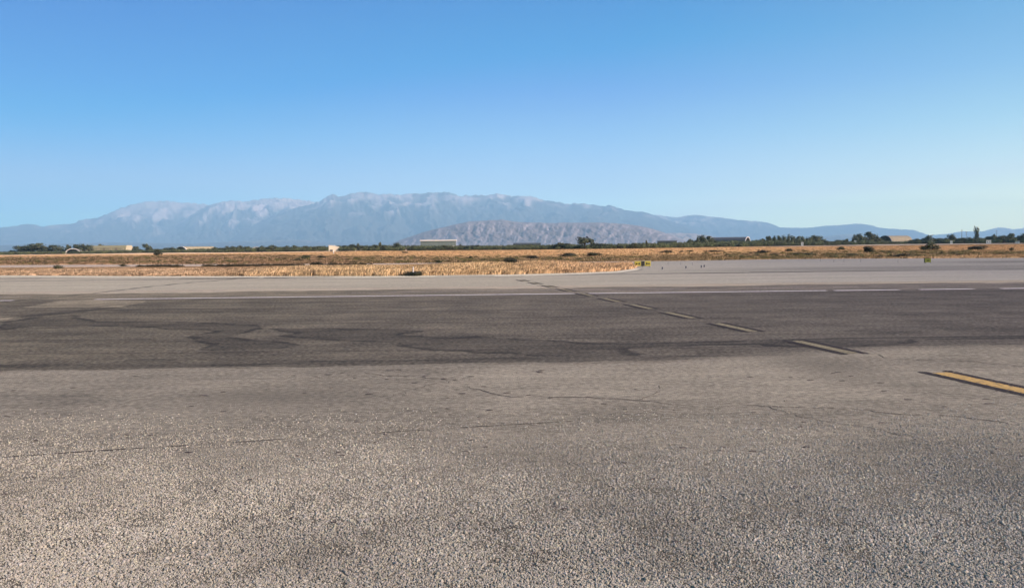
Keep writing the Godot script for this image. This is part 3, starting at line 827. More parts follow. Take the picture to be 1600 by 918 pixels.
func mountain(called: String, label: String, line: Array, away: float, deep: float, rock: Color, brush: Color, cols: int, rows: int, rugged: float, sd: int, flat_top := 0.0, lower := 0.0) -> void:
	var ridges := FastNoiseLite.new()
	ridges.noise_type = FastNoiseLite.TYPE_SIMPLEX_SMOOTH
	ridges.fractal_type = FastNoiseLite.FRACTAL_RIDGED
	ridges.fractal_octaves = 3
	ridges.frequency = 1.0
	ridges.seed = sd
	var soft := noise(FastNoiseLite.TYPE_SIMPLEX_SMOOTH, 1.0, 4, sd + 1)
	var lo: float = line[0].x
	var hi: float = line[-1].x
	var s := Shape.new()
	var tallest := 0.0
	for p in line:
		tallest = maxf(tallest, p.y)
	tallest = away * tan(deg_to_rad(tallest))
	var unit := tallest * 1.15
	for r in rows + 1:
		var t := float(r) / rows                          # 0 at the near foot, 0.72 at the crest, 1 at the rear foot
		var d := (1.0 - t / 0.72) if t < 0.72 else -(t - 0.72) / 0.28
		var reach := away - d * deep * (1.0 if d > 0.0 else 0.7)
		var f := absf(d)
		for q in cols + 1:
			var ang := lerpf(lo, hi, float(q) / cols)
			var x := sin(deg_to_rad(ang)) * reach
			var z := -cos(deg_to_rad(ang)) * reach
			var crest := away * tan(deg_to_rad(along(line, ang)))
			var across := deg_to_rad(ang) * away / unit
			var wander := soft.get_noise_2d(across * 0.6, d * 2.0) * 0.7
			var gully := ridges.get_noise_2d(across * 0.85 + wander, d * 0.9 * deep / unit * 0.35) * 0.5 + 0.5
			var lump := soft.get_noise_2d(across * 2.3, d * deep / unit * 1.3 + 7.0)
			var body := pow(1.0 - f, 1.15)
			if flat_top > 0.0:
				body = 1.0 - smoothstep(flat_top, 1.0, pow(f, 0.8))
				body = minf(body, 1.0)
			var swell := pow(4.0 * f * (1.0 - f), 0.85)
			var h := crest * (body + rugged * swell * (gully - 0.62) + 0.10 * swell * lump)
			h += crest * (0.030 if flat_top == 0.0 else 0.008) * soft.get_noise_2d(across * 12.0, d * 6.0) * (1.0 if f < 0.02 else 0.6)
			h = maxf(h, -5.0)
			s.v.append(Vector3(x, h, z))
			s.n.append(Vector3.UP)
			var bare := clampf(-0.05 + h / tallest * 1.05 + 0.6 * lump + 0.15 * (gully - 0.5) + lower, 0.0, 1.0)
			bare = smoothstep(0.42, 0.9, bare)
			if flat_top > 0.0:                            # slanting ribs of bare rock below a plain upper slope
				var rib := ridges.get_noise_2d(across * 3.1 + d * 1.5, d * 0.7 + 3.0) * 0.5 + 0.5
				bare = 0.35 * smoothstep(0.35, 0.1, f) + smoothstep(0.66, 0.9, rib) * smoothstep(0.05, 0.25, f) + 0.25 * lump
				bare = clampf(bare, 0.0, 1.0)
			var streak := soft.get_noise_2d(across * 9.0 + wander, d * 2.2) * 0.5 + 0.5
			s.c.append(brush.lerp(rock, bare) * (0.82 + 0.36 * streak))
	var w := cols + 1
	for r in rows:
		for q in cols:
			var k := r * w + q
			s.i.append_array([k, k + w, k + 1, k + 1, k + w, k + w + 1])
	for r in rows + 1:
		for q in w:
			var k := r * w + q
			var dx := s.v[k + (1 if q < cols else 0)] - s.v[k - (1 if q > 0 else 0)]
			var dz := s.v[k + (w if r < rows else 0)] - s.v[k - (w if r > 0 else 0)]
			var m := dx.cross(dz).normalized()
			s.n[k] = m if m.y > 0.0 else -m
	structure(called, s, M.rock, label)


func make_mountains() -> void:
	var lime := Color(0.54, 0.46, 0.40)
	var brush := Color(0.055, 0.055, 0.04)
	mountain("mountain", "farthest pale blue peaks at the right edge of the skyline", RIDGE_FAR, 31000, 5000, lime, brush, 160, 40, 0.4, 61, 0.0, -0.1)
	mountain("mountain", "long pale blue ridge sloping down to the right behind the flat-topped hill", RIDGE_EAST, 29000, 5600, lime, brush, 300, 50, 0.42, 62, 0.0, -0.2)
	mountain("mountain", "leftmost bare grey mountain with a rounded sunlit summit", RIDGE_WEST, 29000, 6000, lime, brush, 380, 60, 0.48, 63)
	mountain("mountain", "second mountain from the left with a broad pinkish crest", RIDGE_MIDDLE, 26500, 5800, lime, brush, 300, 60, 0.48, 64)
	mountain("mountain", "highest hazy blue massif filling the middle of the skyline", RIDGE_HIGH, 23500, 6200, lime, brush, 460, 75, 0.36, 65, 0.0, -0.24)
	mountain("hill", "low hazy foothills along the foot of the left mountains", FOOTHILL, 15500, 2500, Color(0.25, 0.21, 0.16), brush, 300, 30, 0.5, 66, 0.0, -0.3)
	mountain("hill", "low pale hill beyond the right end of the flat-topped hill", PALE_HILL, 12000, 1600, Color(0.3, 0.25, 0.21), Color(0.2, 0.17, 0.13), 120, 30, 0.4, 67)
	mountain("hill", "small low blue hill in front of the right ridge", LOW_HILL, 17000, 2200, Color(0.2, 0.18, 0.14), brush, 140, 26, 0.4, 68)
	mountain("hill", "long flat-topped hill with bare grey gullied slopes", FLAT_HILL, 8000, 1100, Color(0.255, 0.225, 0.21), Color(0.125, 0.107, 0.096), 460, 80, 0.13, 69, 0.05, 0.1)


# ---------- grass ----------
func tuft_mesh(sd: int, blades: int, spread: float) -> ArrayMesh:
	var r := RandomNumberGenerator.new()
	r.seed = sd
	var s := Shape.new()
	for k in blades:
		var a := r.randf() * TAU
		var foot := Vector3(cos(a), 0, sin(a)) * spread * sqrt(r.randf())
		var lean := Vector3(cos(a + r.randf_range(-1, 1)), 0, sin(a + r.randf_range(-1, 1))) * r.randf_range(0.05, 0.4)
		var h := r.randf_range(0.5, 1.0)
		var side := Vector3(cos(a + 1.6), 0, sin(a + 1.6)) * r.randf_range(0.011, 0.027)
		var mid := foot + lean * 0.35 + Vector3.UP * h * 0.6
		var tip := foot + lean + Vector3.UP * h
		var m := (Vector3(cos(a), 0.9, sin(a))).normalized()
		var col := Color(1, 1, 1) * r.randf_range(0.8, 1.15)
		s.leaf(foot - side, foot + side, mid + side * 0.8, mid - side * 0.8, m, col)
		s.leaf(mid - side * 0.8, mid + side * 0.8, tip + side * 0.15, tip - side * 0.15, m, col)
	return s.mesh()


func upright(x: float, y: float, z: float, wide: float, tall: float) -> Transform3D:
	return Transform3D(Basis(Vector3.UP, rng.randf() * TAU).scaled(Vector3(wide, tall, wide)), Vector3(x, y, z))


func make_grass() -> void:
	var a_places := []
	var a_tints := []
	var tries := 0
	while a_places.size() < 62000 and tries < 300000:
		tries += 1
		var x := rng.randf_range(-75.0, 10.0)
		var z := rng.randf_range(-100.0, -47.0)
		if absf(x) > -z * 0.74 + 3.0 or z > along(GRASS_EDGE, x) - 0.15 or z < along(LANE_NEAR, x) + 0.1:
			continue
		var lush := broad_noise.get_noise_2d(x * 6.0, z * 6.0)
		if lush < -0.12 and rng.randf() < 0.6:
			continue
		var h := rng.randf_range(0.10, 0.34) * (1.0 + 0.8 * lush) * (0.62 if x < -18.0 else 1.0) * lerpf(1.0, 0.3, smoothstep(16.0, 4.0, z - along(LANE_NEAR, x)) * smoothstep(-2.0, -10.0, x))
		a_places.append(upright(x, -0.03, z, rng.randf_range(0.5, 0.9), h))
		a_tints.append(field_colour(x, z) * rng.randf_range(0.8, 1.5) if rng.randf() < 0.85 else Color(0.22, 0.15, 0.08) * rng.randf_range(0.6, 1.4))
	scattered("dry_grass", tuft_mesh(1, 18, 0.26), M.plants, a_places, a_tints).set_meta("label", "golden dry grass between the taxiway edge and the service road")
	var b_places := []
	var b_tints := []
	for k in 90000:
		var d := 78.0 + 330.0 * pow(rng.randf(), 1.5)
		var x := rng.randf_range(-0.72, 0.72) * d
		var z := -d
		if z > field_start(x) - 0.3:
			continue
		var r := Vector2(x, z).length()
		var golden := smoothstep(gold_start(x, z) - 20.0, gold_start(x, z) + 30.0, r)
		var h := rng.randf_range(0.12, 0.30) * lerpf(0.9, 1.35, golden)
		b_places.append(upright(x, ground_height(x, z), z, rng.randf_range(0.7, 1.3) * (1.0 + d / 300.0), h))
		var c := field_colour(x, z) * rng.randf_range(0.7, 1.4)
		if golden < 0.5 and rng.randf() < 0.25:
			c = Color(0.09, 0.085, 0.035) * rng.randf_range(0.7, 1.5)
		b_tints.append(c)
	scattered("field_grass", tuft_mesh(2, 13, 0.4), M.plants, b_places, b_tints).set_meta("label", "brown and golden dry grass of the wide field beyond the pavement")
	# low thorny scrub, too small and many to count
	var c_places := []
	var c_tints := []
	for k in 7500:
		var d := 84.0 + 190.0 * pow(rng.randf(), 1.3)
		var x := rng.randf_range(-0.7, 0.7) * d
		var z := -d
		if z > field_start(x) - 1.0 or broad_noise.get_noise_2d(x * 2.0 + 50.0, z) < -0.18:
			continue
		if Vector2(x, z).length() > gold_start(x, z) + 20.0 and rng.randf() < 0.85:
			continue
		c_places.append(upright(x, ground_height(x, z) - 0.05, z, rng.randf_range(0.4, 1.6), rng.randf_range(0.16, 0.55)))
		c_tints.append(Color(1.5, 1.35, 0.9).lerp(Color(2.4, 1.7, 1.0), rng.randf()) * rng.randf_range(0.35, 1.5))
	for k in 800:                                        # dark dead weeds along the near side of the road
		var x := rng.randf_range(-44.0, -12.0)
		if broad_noise.get_noise_2d(x * 9.0, 3.0) < -0.15:
			continue
		var z := along(LANE_NEAR, x) + rng.randf_range(0.3, 1.6)
		c_places.append(upright(x, -0.1, z, rng.randf_range(0.35, 0.9), rng.randf_range(0.24, 0.50)))
		c_tints.append(Color(1.0, 0.7, 0.5) * rng.randf_range(0.4, 1.0))
	scattered("low_scrub", crown_mesh(77, "bush", 240), M.leaves, c_places, c_tints).set_meta("label", "low thorny scrub scattered through the dry field")


# ---------- trees ----------
func crown_mesh(sd: int, kind: String, leaves: int) -> ArrayMesh:      # 1 m tall and 1 m wide, standing on the origin
	var r := RandomNumberGenerator.new()
	r.seed = sd
	var s := Shape.new()
	var lobes := []
	var count := {"round": 15, "umbrella": 14, "column": 11, "straggly": 9, "bush": 12}[kind] as int
	for k in count:
		var p := Vector3(r.randfn(), r.randfn(), r.randfn()).normalized() * pow(r.randf(), 0.4)
		var size := r.randf_range(0.13, 0.22)
		match kind:
			"round":
				p = Vector3(p.x * 0.34, 0.56 + p.y * 0.30, p.z * 0.34)
			"umbrella":
				p = Vector3(p.x * 0.38, 0.70 + p.y * 0.23 - 0.12 * absf(p.x), p.z * 0.38)
				size *= 1.05
			"column":
				p = Vector3(p.x * 0.24, 0.10 + 0.80 * k / count, p.z * 0.24) * Vector3(1.0 - 0.5 * k / count, 1, 1.0 - 0.5 * k / count)
				size *= 1.25
			"straggly":
				p = Vector3(p.x * 0.24, 0.30 + 0.66 * k / count, p.z * 0.24)
				size *= 1.35
			"bush":
				p = Vector3(p.x * 0.36, 0.34 + p.y * 0.30, p.z * 0.36)
				size *= 1.2
		lobes.append([p, size, r.randf_range(0.6, 1.35)])
	for k in leaves:
		var lobe: Array = lobes[k % lobes.size()]
		var out := Vector3(r.randfn(), r.randfn() + 0.15, r.randfn()).normalized()
		var p: Vector3 = lobe[0] + out * lobe[1] * r.randf_range(0.55, 1.08)
		p.y = maxf(p.y, 0.01)
		var m := (out + 0.5 * Vector3(r.randfn(), r.randfn(), r.randfn()) * 0.6).normalized()
		var u := m.cross(Vector3(r.randfn(), r.randfn(), r.randfn())).normalized()
		var t := m.cross(u)
		var g: float = r.randf_range(0.030, 0.062)
		var warm := r.randf()
		var col: Color = Color(0.042, 0.058, 0.024).lerp(Color(0.085, 0.088, 0.036), warm) * lobe[2] * r.randf_range(0.7, 1.3)
		s.leaf(p - u * g, p - t * g * 0.6, p + u * g, p + t * g * 0.6, (out * 0.7 + m * 0.5).normalized(), col)
	return s.mesh()


func trunk_mesh(kind: String, sd: int) -> ArrayMesh:
	var r := RandomNumberGenerator.new()
	r.seed = sd
	var s := Shape.new()
	var top := {"round": 0.5, "umbrella": 0.68, "column": 0.85, "straggly": 0.85, "bush": 0.3}[kind] as float
	var lean := Vector3(r.randf_range(-0.06, 0.06), 0, r.randf_range(-0.06, 0.06))
	var fork := lean + Vector3.UP * top * 0.55
	var thick := 0.05 if kind == "umbrella" else 0.04
	s.tube(Vector3(0, -0.05, 0), fork, thick, thick * 0.7)
	for k in 5:
		var a := TAU * k / 5 + r.randf()
		var tip := fork + Vector3(cos(a) * 0.22, top * 0.45 * r.randf_range(0.7, 1.1), sin(a) * 0.22)
		s.tube(fork, tip, thick * 0.5, thick * 0.2, 5)
	return s.mesh()


const ORDINALS := ["first", "second", "third", "fourth", "fifth", "sixth", "seventh", "eighth", "ninth", "tenth", "eleventh", "twelfth", "thirteenth", "fourteenth", "fifteenth", "sixteenth", "seventeenth"]


# where each stand of trees is, in words: kind of crown, what one sees, the landmark one counts from
const STANDS := {
	"wide": ["round", "broad olive green tree", "in the large-crowned group at the far left"],
	"left": ["round", "dark green tree", "left of the long olive shelter"],
	"above": ["round", "dark tree top", "rising behind the flat roof of the long olive shelter"],
	"gap": ["round", "small dark tree", "right of the olive shelter's pale end wall"],
	"west_belt": ["round", "low rounded dark tree", "right of the tan arched shelter"],
	"mid_belt": ["round", "low dark tree", "right of the pale cream block"],
	"hangar_belt": ["round", "low tree", "from the big hangar's left end rightward"],
	"shed_belt": ["round", "low tree", "from the long dark green shed rightward"],
	"tall": ["umbrella", "tall bare-trunked tree with a spreading crown", "standing above its neighbours"],
	"east_belt": ["round", "dark tree", "right of the tall bare-trunked tree"],
	"spire": ["column", "thin pointed dark conifer", "beside the low pale wall left of the second green shed"],
	"grove": ["round", "dark tree", "between the shorter shed and the grey shelter"],
	"front": ["bush", "low dark tree", "before the grey arched shelter's long side"],
	"clump": ["round", "dark tree", "right of the grey arched shelter's mouth"],
	"row": ["column", "slim tree", "of the even row by the large domed tree"],
	"dome": ["round", "large dark tree with a smooth domed crown", "right of the row of slim trees"],
	"low_belt": ["round", "low dark tree", "on either side of the large domed tree"],
	"knot": ["round", "dark tree", "in the tall cluster left of the tan-topped shelter"],
	"far_east": ["round", "dark tree", "right of the tan-topped dark-mouthed shelter"],
	"slim": ["straggly", "tall slim tree with a ragged narrow crown", "standing alone above the far right tree belt"],
	"edge_belt": ["round", "dark tree", "right of the tall slim ragged tree"],
}


func make_trees() -> void:
	var crowns := {}
	var trunks := {}
	for kind in ["round", "umbrella", "column", "straggly", "bush"]:
		crowns[kind] = []
		for k in 4:
			crowns[kind].append(crown_mesh(100 + 7 * k + kind.length() * 31, kind, 900))
		trunks[kind] = trunk_mesh(kind, 40 + kind.length())
	M.crowns = crowns
	M.trunks = trunks
	var first := {}
	var n := 0
	for stand in TREES:
		var about: Array = STANDS[stand]
		var list: Array = TREES[stand].duplicate()
		list.sort_custom(func(p, q): return p[0] / -p[1] < q[0] / -q[1])
		var called: String = {"round": "broadleaf_tree", "umbrella": "umbrella_tree", "column": "slender_tree", "straggly": "ragged_tree", "bush": "shrubby_tree"}[about[0]]
		for k in list.size():
			var p: Array = list[k]
			n += 1
			var key: String = about[0] + str(n % 4)
			var o: Node3D
			if first.has(key):
				o = first[key].duplicate()
				o.name = numbered(called)
				add_child(o)
			else:
				o = Node3D.new()
				o.name = numbered(called)
				add_child(o)
				part("trunk", trunks[about[0]], M.bark, o)
				part("crown", crowns[about[0]][n % 4], M.leaves, o)
				first[key] = o
			o.position = Vector3(p[0], ground_height(p[0], p[1]) - 0.1, p[1])
			var fat := 1.7 if stand == "row" else 1.42
			o.scale = Vector3(p[3] * fat, p[2] * (0.97 if list.size() == 1 else 1.14), p[3] * fat)
			o.rotation.y = rng.randf() * TAU
			var label: String = about[1] + ", " + about[2]
			if list.size() > 1:
				label = ORDINALS[k] + " from left, " + about[1] + " " + about[2]
			describe(o, label, "tree", "trees of the far belt")
	# the thicket that fills the belt between and below the crowns
	var places := []
	var tints := []
	for k in 9000:
		var ang := rng.randf_range(-38.0, 38.0)
		var base := along(BELT, ang)
		var d := base * rng.randf_range(0.985, 1.22)
		var x := sin(deg_to_rad(ang)) * d
		var z := -cos(deg_to_rad(ang)) * d
		var low := along(BELT_TOP, ang)
		var h := low * d / base * rng.randf_range(0.65, 1.35)
		var w := rng.randf_range(2.2, 5.0) * d / 600.0
		places.append(upright(x, ground_height(x, z) - 0.1, z, w, h))
		tints.append(Color(1.25, 1.3, 1.2) * rng.randf_range(0.55, 1.6))
	scattered("thicket", crown_mesh(300, "bush", 420), M.leaves, places, tints).set_meta("label", "dense dark thicket along the far edge of the field")


const BELT := [Vector2(-45, 720), Vector2(-32, 690), Vector2(-26, 670), Vector2(-18, 560), Vector2(-9, 475), Vector2(0, 400), Vector2(9, 350), Vector2(14, 440), Vector2(18, 550), Vector2(26, 660), Vector2(30, 625), Vector2(33, 595), Vector2(45, 560)]
const BELT_TOP := [Vector2(-40, 2.4), Vector2(-30, 2.6), Vector2(-24, 3.0), Vector2(-18, 3.6), Vector2(-9, 3.6), Vector2(-3, 2.8), Vector2(3, 2.6), Vector2(9, 2.8), Vector2(13, 3.4), Vector2(16.5, 4.1), Vector2(17.6, 4.8), Vector2(20.6, 5.0), Vector2(21.6, 3.0), Vector2(23.0, 3.2), Vector2(23.6, 4.6), Vector2(24.6, 4.2), Vector2(25.4, 2.6), Vector2(27, 3.6), Vector2(29, 4.0), Vector2(33, 4.6), Vector2(40, 4.6)]


# ---------- bushes ----------
# x, z, width, height, lightness, what sets it apart
const BUSHES := [
	[-42.5, -75.4, 0.85, 0.56, 1.5, "leftmost bush of the field, dark green, at the service road's near edge"],
	[-42.4, -88.0, 0.85, 0.36, 2.0, "small grey-green bush on the far edge of the service road, left side"],
	[-124.2, -281.8, 3.3, 2.1, 1.2, "dark bush alone before the tree belt, between the olive and tan shelters"],
	[-34.4, -134.6, 1.5, 0.85, 1.4, "round green bush in the mid field, left one of a pair"],
	[-32.8, -139.1, 1.3, 0.65, 1.2, "low dark bush in the mid field, right one of a pair"],
	[-18.8, -78.7, 1.6, 0.44, 1.0, "wide low dark bush beside the middle of the service road"],
	[-30.7, -115.5, 1.5, 0.40, 1.2, "flat brownish bush between the service road and the pair of mid-field bushes"],
	[-5.7, -47.75, 1.6, 0.36, 0.9, "spreading dark green weeds at the taxiway edge behind the white marker post"],
	[-7.8, -86.2, 0.85, 0.46, 1.5, "small bush on the far side of the service road behind the white marker post"],
	[-3.9, -76.8, 1.8, 0.40, 1.0, "wide low dark green bush in the golden grass left of the big dark bush"],
	[-6.0, -117.4, 0.8, 0.52, 1.0, "small round dark bush in the mid field above the wide low bush"],
	[-0.1, -70.6, 1.5, 0.84, 0.55, "big nearly black rounded bush in the golden grass at the centre of the field"],
	[3.0, -107.3, 1.35, 0.72, 0.6, "dark upright bush right of the centre, behind the service road"],
	[2.3, -112.0, 0.95, 0.42, 1.2, "small brown bush touching the left side of the dark upright bush"],
	[8.9, -121.9, 2.9, 0.62, 0.9, "long low dark bush in the mid field, left of the leaning dark bush"],
	[12.3, -122.5, 2.9, 0.84, 1.0, "dark bush sloping up to the right, below the tall bare-trunked tree"],
	[7.2, -67.0, 0.8, 0.36, 1.8, "small round green bush at the right end of the golden grass strip"],
	[29.9, -156.1, 3.2, 0.66, 0.9, "wide low dark bush above the three-part sign, to its right"],
	[33.5, -158.5, 1.3, 0.54, 0.9, "first small dark bush right of the wide low bush above the three-part sign"],
	[36.2, -162.7, 1.4, 0.56, 0.9, "second small dark bush right of the wide low bush above the three-part sign"],
	[38.2, -151.5, 3.1, 0.64, 1.1, "wide brown bush below the grove of spreading trees"],
	[39.9, -129.4, 2.7, 0.68, 0.8, "wide dark bush below the mouth of the grey arched shelter"],
	[49.0, -142.4, 1.6, 0.62, 1.0, "small reddish-dark bush below the row of slim trees"],
	[36.4, -102.6, 1.3, 0.42, 1.8, "olive bush near the pavement, left one of two below the row of slim trees"],
	[37.5, -101.5, 1.75, 0.48, 1.8, "wider olive bush near the pavement, right one of two below the row of slim trees"],
	[33.0, -101.0, 1.3, 0.40, 1.2, "low dark bush near the pavement, left of the two olive bushes"],
	[67.7, -165.6, 2.0, 0.86, 1.6, "rounded olive bush left of the round dark bush"],
	[50.9, -115.0, 1.7, 1.2, 0.7, "round dark ball-shaped bush standing alone right of the field's middle"],
	[40.0, -87.4, 0.9, 0.32, 1.0, "very low dark bush at the pavement edge below the ball-shaped bush"],
	[42.6, -86.4, 2.8, 0.44, 0.9, "long low dark hedge-like bush at the pavement edge, left of the single yellow sign"],
	[74.5, -143.1, 3.1, 1.5, 1.7, "big green bush with a dark left side, above the single yellow sign"],
	[49.7, -89.3, 0.8, 0.32, 1.0, "low dark bush at the pavement edge, right of the single yellow sign"],
	[85.3, -147.6, 3.2, 1.05, 0.9, "wide brownish-dark bush right of the big green bush"],
	[82.2, -131.9, 0.9, 0.64, 1.9, "small dry olive bush near the right edge of the field"],
	[53.0, -99.3, 0.8, 0.36, 1.1, "small dark bush above and right of the single yellow sign"],
	[8.6, -58.2, 0.6, 0.30, 0.9, "dark green weeds at the tip of the grass beside the three-part sign"],
	[-32.4, -245.1, 2.0, 0.72, 1.3, "dark bush far out in the golden field below the big grey hangar's left end"],
	[-25.1, -129.4, 0.9, 0.46, 1.3, "small brown bush right of the pair of mid-field bushes"],
	[40.2, -95.0, 1.9, 0.36, 1.7, "flat olive bush near the pavement between the olive pair and the ball-shaped bush"],
]


func make_bushes() -> void:
	var first := {}
	for k in BUSHES.size():
		var p: Array = BUSHES[k]
		var v := k % 4
		var shade := {0.55: 0, 0.6: 0, 0.7: 0, 0.8: 0, 0.9: 1, 1.0: 1, 1.1: 1, 1.2: 1}.get(p[4], 2) as int
		var key := v * 3 + shade
		var o: Node3D
		if first.has(key):
			o = first[key].duplicate()
			o.name = numbered("bush")
			add_child(o)
		else:
			o = Node3D.new()
			o.name = numbered("bush")
			add_child(o)
			var m := tinted(0.8)
			m.backlight_enabled = true
			m.backlight = Color(0.15, 0.15, 0.15).linear_to_srgb()
			var f := [0.6, 0.95, 1.6][shade] as float
			m.albedo_color = Color(f * 0.55, f * 0.52, f * 0.45).linear_to_srgb()
			part("stem", M.trunks["bush"], M.bark, o)
			part("foliage", M.crowns["bush"][v], m, o)
			first[key] = o
		o.position = Vector3(p[0], ground_height(p[0], p[1]) - 0.03, p[1])
		o.scale = Vector3(p[2] * 1.3, p[3] * 1.35, p[2] * 1.3)
		o.rotation.y = rng.randf() * TAU
		describe(o, p[5], "bush", "bushes of the dry field")


# ---------- buildings ----------
func arch(half: float, tall: float, points := 14) -> PackedVector2Array:
	var a := PackedVector2Array()
	for k in points + 1:
		var t := PI * k / points
		a.append(Vector2(-cos(t) * half, pow(sin(t), 0.8) * tall))
	return a


func extruded(s: Shape, outer: PackedVector2Array, inner: PackedVector2Array, z0: float, z1: float) -> void:   # a shell between two open outlines
	for k in outer.size() - 1:
		var a := outer[k]
		var b := outer[k + 1]
		var p := inner[k]
		var q := inner[k + 1]
		s.quad(Vector3(a.x, a.y, z0), Vector3(a.x, a.y, z1), Vector3(b.x, b.y, z1), Vector3(b.x, b.y, z0))
		s.quad(Vector3(p.x, p.y, z1), Vector3(p.x, p.y, z0), Vector3(q.x, q.y, z0), Vector3(q.x, q.y, z1))
		s.quad(Vector3(a.x, a.y, z1), Vector3(p.x, p.y, z1), Vector3(q.x, q.y, z1), Vector3(b.x, b.y, z1))
		s.quad(Vector3(p.x, p.y, z0), Vector3(a.x, a.y, z0), Vector3(b.x, b.y, z0), Vector3(q.x, q.y, z0))


func slab_of(outline: PackedVector2Array, z0: float, z1: float) -> Shape:      # a closed outline given depth
	var s := Shape.new()
	var done := Geometry2D.triangulate_polygon(outline)
	for t in range(0, done.size(), 3):
		var a := outline[done[t]]
		var b := outline[done[t + 1]]
		var d := outline[done[t + 2]]
		if (b - a).cross(d - a) < 0.0:
			var e := b
			b = d
			d = e
		s.tri(Vector3(a.x, a.y, z1), Vector3(b.x, b.y, z1), Vector3(d.x, d.y, z1))
		s.tri(Vector3(a.x, a.y, z0), Vector3(d.x, d.y, z0), Vector3(b.x, b.y, z0))
	for k in outline.size():
		var a := outline[k]
		var b := outline[(k + 1) % outline.size()]
		s.quad(Vector3(a.x, a.y, z1), Vector3(a.x, a.y, z0), Vector3(b.x, b.y, z0), Vector3(b.x, b.y, z1))
	return s


func shelter(label: String, at: Vector3, turn: float, half: float, tall: float, length: float, skin: Color, rim: Color, closed := false) -> Node3D:   # its mouth faces +z before turning
	var t := thing("aircraft_shelter", label, "shelter", at, turn, "arched aircraft shelters in the tree belt")
	var s := Shape.new()
	extruded(s, arch(half, tall), arch(half - 0.5, tall - 0.5), -length, 0.0)
	part("vault", s, paint(skin), t)
	for k in 5:                                          # ribs of the corrugated skin
		var r := Shape.new()
		var z := -length * (k + 0.5) / 5.0
		extruded(r, arch(half + 0.06, tall + 0.06), arch(half + 0.003, tall + 0.003), z - 0.12, z + 0.12)
		part("rib", r, paint(skin * 0.9), t)
	var f := Shape.new()
	extruded(f, arch(half + 0.2, tall + 0.2), arch(half - 0.42, tall - 0.42), 0.01, 0.7)
	part("arch_rim", f, paint(rim), t)
	part("rear_wall", slab_of(arch(half - 0.52, tall - 0.52), -length + 0.1, -length + 0.6), paint(skin), t)
	if closed:
		part("door", slab_of(arch(half - 0.72, tall - 0.72), 0.2, 0.5), paint(rim * 0.9), t)
	return t


func block(called: String, label: String, category: String, at: Vector3, turn: float, size: Vector3, wall: Color, roof: Color, windows := 2) -> Node3D:
	var t := thing(called, label, category, at, turn)
	var s := Shape.new()
	s.box(Vector3(0, size.y / 2, 0), size)
	part("wall", s, paint(wall), t)
	var r := Shape.new()
	r.box(Vector3(0, size.y + 0.1, 0), Vector3(size.x + 0.3, 0.2, size.z + 0.3))
	part("roof", r, paint(roof), t)
	for k in windows:
		var w := Shape.new()
		w.box(Vector3((k + 0.5) / windows * size.x - size.x / 2, size.y * 0.55, size.z / 2 + 0.02), Vector3(size.x * 0.16, size.y * 0.3, 0.06))
		part("window", w, paint(Color(0.03, 0.04, 0.05), 0.2), t)
	return t


func shed(label: String, at: Vector3, turn: float, size: Vector3, wall: Color, roof: Color, bays: int) -> void:
	var t := thing("shed", label, "shed", at, turn)
	var s := Shape.new()
	s.box(Vector3(0, size.y / 2, 0), size)
	part("wall", s, paint(wall), t)
	for k in bays + 1:
		var p := Shape.new()
		p.box(Vector3(lerpf(-size.x / 2 + 0.2, size.x / 2 - 0.2, float(k) / bays), size.y / 2 - 0.05, size.z / 2 + 0.08), Vector3(0.3, size.y - 0.1, 0.15))
		part("post", p, paint(wall * 0.7), t)
	var g := PackedVector2Array([Vector2(-size.z / 2 - 0.4, size.y), Vector2(size.z / 2 + 0.4, size.y), Vector2(0, size.y + size.z * 0.09)])
	var r := slab_of(g, -size.x / 2 - 0.3, size.x / 2 + 0.3)
	var o := part("roof", r, paint(roof), t)
	o.rotation.y = PI / 2
	o.position.y = 0.01


